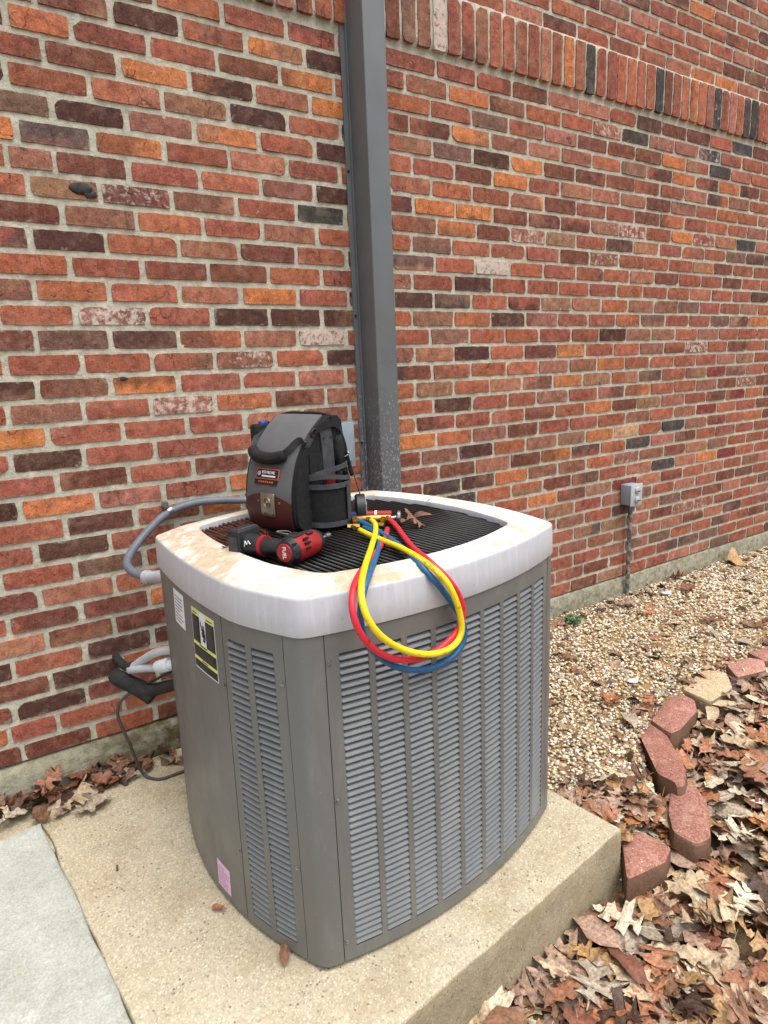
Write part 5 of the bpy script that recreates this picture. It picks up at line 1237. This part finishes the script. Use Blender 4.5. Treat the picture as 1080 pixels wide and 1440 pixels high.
lone(10,1105, PZ+.03, .10, 'dark', 'very dark leaf at the left edge by the footing', 'red', 1.1, .4)
lone(60,1148, PZ+.010, .10, 'brown', 'brown crumpled leaf touching the tip of the old slab', 'round', 1.9, .3)
lone(92,1140, PZ+.008, .10, 'pink', 'flat pinkish leaf between the pile and the old slab', 'red', .7, .15)
lone(235,1040, PZ+.006, .07, 'rust', 'small rusty leaf by the footing next to the unit', 'red', .7, .3)
def big(px_, py_, size, coln, label, kind, yaw):
    p = unproj(px_, py_, -.275); z = float(ground_h(p[0], p[1]))+.052; q_ = unproj(px_, py_, z); o = leaf_obj('fallen_leaf', q_[0], q_[1], z, size, coln, RL, kind, .07, yaw, None, .16, .22); tag(o, label, 'leaf', 'single fallen leaves')
big(872,1292,.150,'cream','large cream star shaped oak leaf on the litter below the first edging block','pin',1.9)
big(838,1312,.150,'pink','long mauve brown oval leaf left of the large cream leaf below the pad corner','oval',1.7)
big(835,1382,.145,'grey','pale grey star shaped oak leaf in the litter, lower of the two pale star leaves','pin',.5)
big(912,1283,.105,'ochre','golden ochre leaf in the litter just below the first edging block','round',.2)
big(1045,1268,.135,'cream','cream oak leaf with pointed lobes in the litter near the right edge','pin',.3)
big(985,1345,.120,'tan','tan lobed leaf over the litter above the bare soil','red',2.4)
big(700,1420,.115,'cream','cream leaf at the bottom edge in front of the pad','round',1.1)
big(1035,1175,.120,'cream','cream white leaf beside the long edging block','pin',2.8)
big(1060,1090,.130,'rust','rust oak leaf among pale leaves right of the leaning block','red',1.0)
big(880,1355,.140,'wine','wet dark red leaf in the middle of the litter','oval',1.4)
TZ = UO[2]+.856
lone(584,741, GT+.004, .072, 'brown', 'glossy rust brown leaf on the guard behind the hoses', 'red', 2.7, .3, .6, .8)
lone(592,733, GT+.012, .070, 'brown', 'curled brown leaf lying over the glossy one behind the hoses', 'oval', 2.2, .3, .8, .9)
lone(560,737, GT+.002, .060, 'brown', 'dark brown leaf tucked under the gauge hoses', 'round', 2.2, .3, .5, .5)
lone(510,698, TZ, .050, 'cream', 'cream leaf lying on the back rim of the unit near the metal cover', 'red', .2, .2)
lone(603,706, TZ, .030, 'cream', 'tiny cream leaf scrap on the right back rim', 'round', 1.4, .4)
lone(318,772, TZ-.004, .034, 'pink', 'little pinkish scrap of leaf on the left rim of the unit', 'oval', .4, .2)
lone(338,768, TZ-.004, .034, 'tan', 'tan leaf scrap standing beside the driver battery', 'round', 1.2, .5)
GZ = lambda p: float(ground_h(p[0],p[1]))
def on_gravel(px_, py_, size, coln, label, **k):
    p = unproj(px_, py_, -.115); z = GZ(p)+.014; lone(px_, py_, z, size, coln, label, **k)
on_gravel(812,944,.085,'rust','rust leaf on the gravel close to the right side of the unit',kind='pin')
on_gravel(800,925,.08,'brown','brown oak leaf on the gravel beside the unit, above the rust one',kind='red')
on_gravel(858,985,.11,'orange','orange brown leaf on the gravel left of the white scrap',kind='pin',yaw=.4)
on_gravel(915,985,.11,'rust','broad rust leaf lying before the bend of the edging',kind='pin',yaw=.8)
on_gravel(908,862,.10,'orange','orange leaf in the middle of the gravel bed',kind='red')
on_gravel(880,850,.12,'pink','faded leaf below the rusty conduit',kind='red')
on_gravel(1000,873,.13,'brown','dark brown leaf far out on the gravel at the right',kind='pin')
on_gravel(967,828,.15,'wine','wine brown leaf against the footing right of the conduit',kind='red',tilt=.35)
on_gravel(950,815,.13,'rust','upright rust leaf in the heap beside the conduit',kind='pin',tilt=.4)
on_gravel(1060,880,.13,'brown','brown leaf cluster edge at the right frame side on gravel',kind='red')
on_gravel(1035,792,.16,'ochre','curled yellow ochre leaf at the far foot of the wall',kind='oval',tilt=.4,fold=.7)
on_gravel(1055,815,.13,'grey','grey leaf lying flat on the far gravel near the wall',kind='oval')
on_gravel(1050,905,.12,'grey','grey curled leaf above the last edging block',kind='oval')
on_gravel(875,828,.12,'rust','rust leaf leaning on the foot of the conduit',kind='red',tilt=.5)
on_gravel(790,860,.09,'dark','dark leaf at the footing just right of the unit',kind='round',tilt=.3)
on_gravel(885,1015,.12,'grey','long grey leaf pointing at the leaning edging block',kind='oval',yaw=.9)
on_gravel(965,960,.08,'brown','small brown leaf touching the sandy edging block',kind='round')
# white scraps on the gravel
for (px_,py_,s_,lb_) in ((889,957,.030,'bright white scrap of paper on the gravel near the red edging'),(936,838,.035,'white scrap of paper on the gravel near the wall')):
    p = unproj(px_,py_,-.115); z = GZ(p)+.012; mb = MB(); rs = np.random.default_rng(4)
    nn = 9; V = [(0,0,.006)]+[(s_*rs.uniform(.6,1.1)*math.cos(a)*1.2, s_*rs.uniform(.5,1)*math.sin(a)*.8, rs.uniform(0,.008)) for a in np.linspace(0,2*np.pi,nn,endpoint=False)]; V += [(x*.98,y*.98,z_-.0012) for x,y,z_ in V]
    F = [(0,1+k,1+(k+1)%nn) for k in range(nn)]+[(nn+1,nn+2+(k+1)%nn,nn+2+k) for k in range(nn)]+[(1+k,nn+2+k,nn+2+(k+1)%nn,1+(k+1)%nn) for k in range(nn)]
    mb.add(V,F); o = mb.build('paper_scrap', M['paper'], None, smooth='all', loc=(p[0],p[1],z)); tag(o, lb_, 'paper scrap')
# clover weed with round leaflets, and small weeds by the edging
def weed(px_, py_, z, n_, spread, size, label, name='weed', lift=.03):
    p = unproj(px_,py_,z); zz = GZ(p); root = tag(empty(name,(p[0],p[1],zz)), label, 'weed'); R = random.Random(int(px_))
    for k in range(n_):
        a = R.uniform(0,6.28); r_ = spread*math.sqrt(R.random()); h = lift*R.uniform(.6,1.1); c = np.array([r_*math.cos(a), r_*math.sin(a), h]); mb = MB()
        mb.tube(spline([(0,0,0),c*np.array([.4,.4,.7]),c],3), .0009, 5)
        for j in range(3):
            b = a+j*2.1; q = c+np.array([math.cos(b),math.sin(b),.05])*size*.6; V = [q+np.array([math.cos(t)*size*.62, math.sin(t)*size*.55, .15*size*math.cos(2*t)+R.uniform(-.001,.001)]) for t in np.linspace(0,2*np.pi,9)[:-1]]+[q+np.array([0,0,-.002])]
            mb.add(V, [(8,i,(i+1)%8) for i in range(8)])
        mb.build('sprig', M['green'], root, smooth='all')
weed(808,879,-.12,13,.048,.015,'small dark green clover growing in the gravel beside the unit')
weed(975,1022,-.16,4,.02,.009,'green weed tucked behind the bend of the edging blocks',lift=.02)
weed(931,1158,-.18,5,.02,.009,'tiny green weed between the first two edging blocks',lift=.03)
weed(905,1262,-.24,6,.03,.007,'green tuft at the foot of the block touching the pad',lift=.03)
# a few grass blades in the bare soil at the lower right
mb = MB(); R = random.Random(8)
for _ in range(240):
    p = unproj(R.gauss(1000,45), R.gauss(1395,28), -.30); z = GZ(p); a = R.uniform(0,6.28); L = R.uniform(.015,.04); d = np.array([math.cos(a),math.sin(a),0]); s = np.array([-d[1],d[0],0])*.0009; b = np.array([p[0],p[1],z])
    mb.add([b-s,b+s,b+d*L*.35+np.array([0,0,L*.7])+s*.7,b+d*L*.35+np.array([0,0,L*.7])-s*.7,b+d*L*.8+np.array([0,0,L*.85])],[(0,1,2,3),(3,2,4)])
o = mb.build('grass', M['green'], None); tag(o, 'few short green grass blades in the bare soil at the lower right', 'grass', kind='stuff')
# pine straw and twigs over the bare soil
mb = MB()
for _ in range(500):
    x, y = R.uniform(.5,3.2), R.uniform(-2.0,-1.0)
    if not litter_ok(x,y): continue
    z = GZ((x,y))+R.uniform(.002,.03); a = R.uniform(0,6.28); L = R.uniform(.04,.11); mb.tube([(x,y,z),(x+L*.5*math.cos(a),y+L*.5*math.sin(a),z+R.uniform(0,.01)),(x+L*math.cos(a+.15),y+L*math.sin(a+.15),z)], .0009, 4)
o = mb.build('pine_straw', mottled('straw', C(150,116,78), C(120,88,58), .8, 60), None); tag(o, 'loose brown pine straw strewn among the oak leaves', 'pine straw', kind='stuff')
for (px_,py_,L,a,lb_) in ((165,1222,.022,1.4,'short dark twig lying on the pad near the old slab'),):
    p = unproj(px_,py_,PZ); mb = MB(); mb.tube([(-L/2*math.cos(a),-L/2*math.sin(a),.004),(0,0,.005),(L/2*math.cos(a),L/2*math.sin(a),.003)], .0022, 6); o = mb.build('twig', M['cable'], None, loc=(p[0],p[1],PZ)); tag(o, lb_, 'twig')
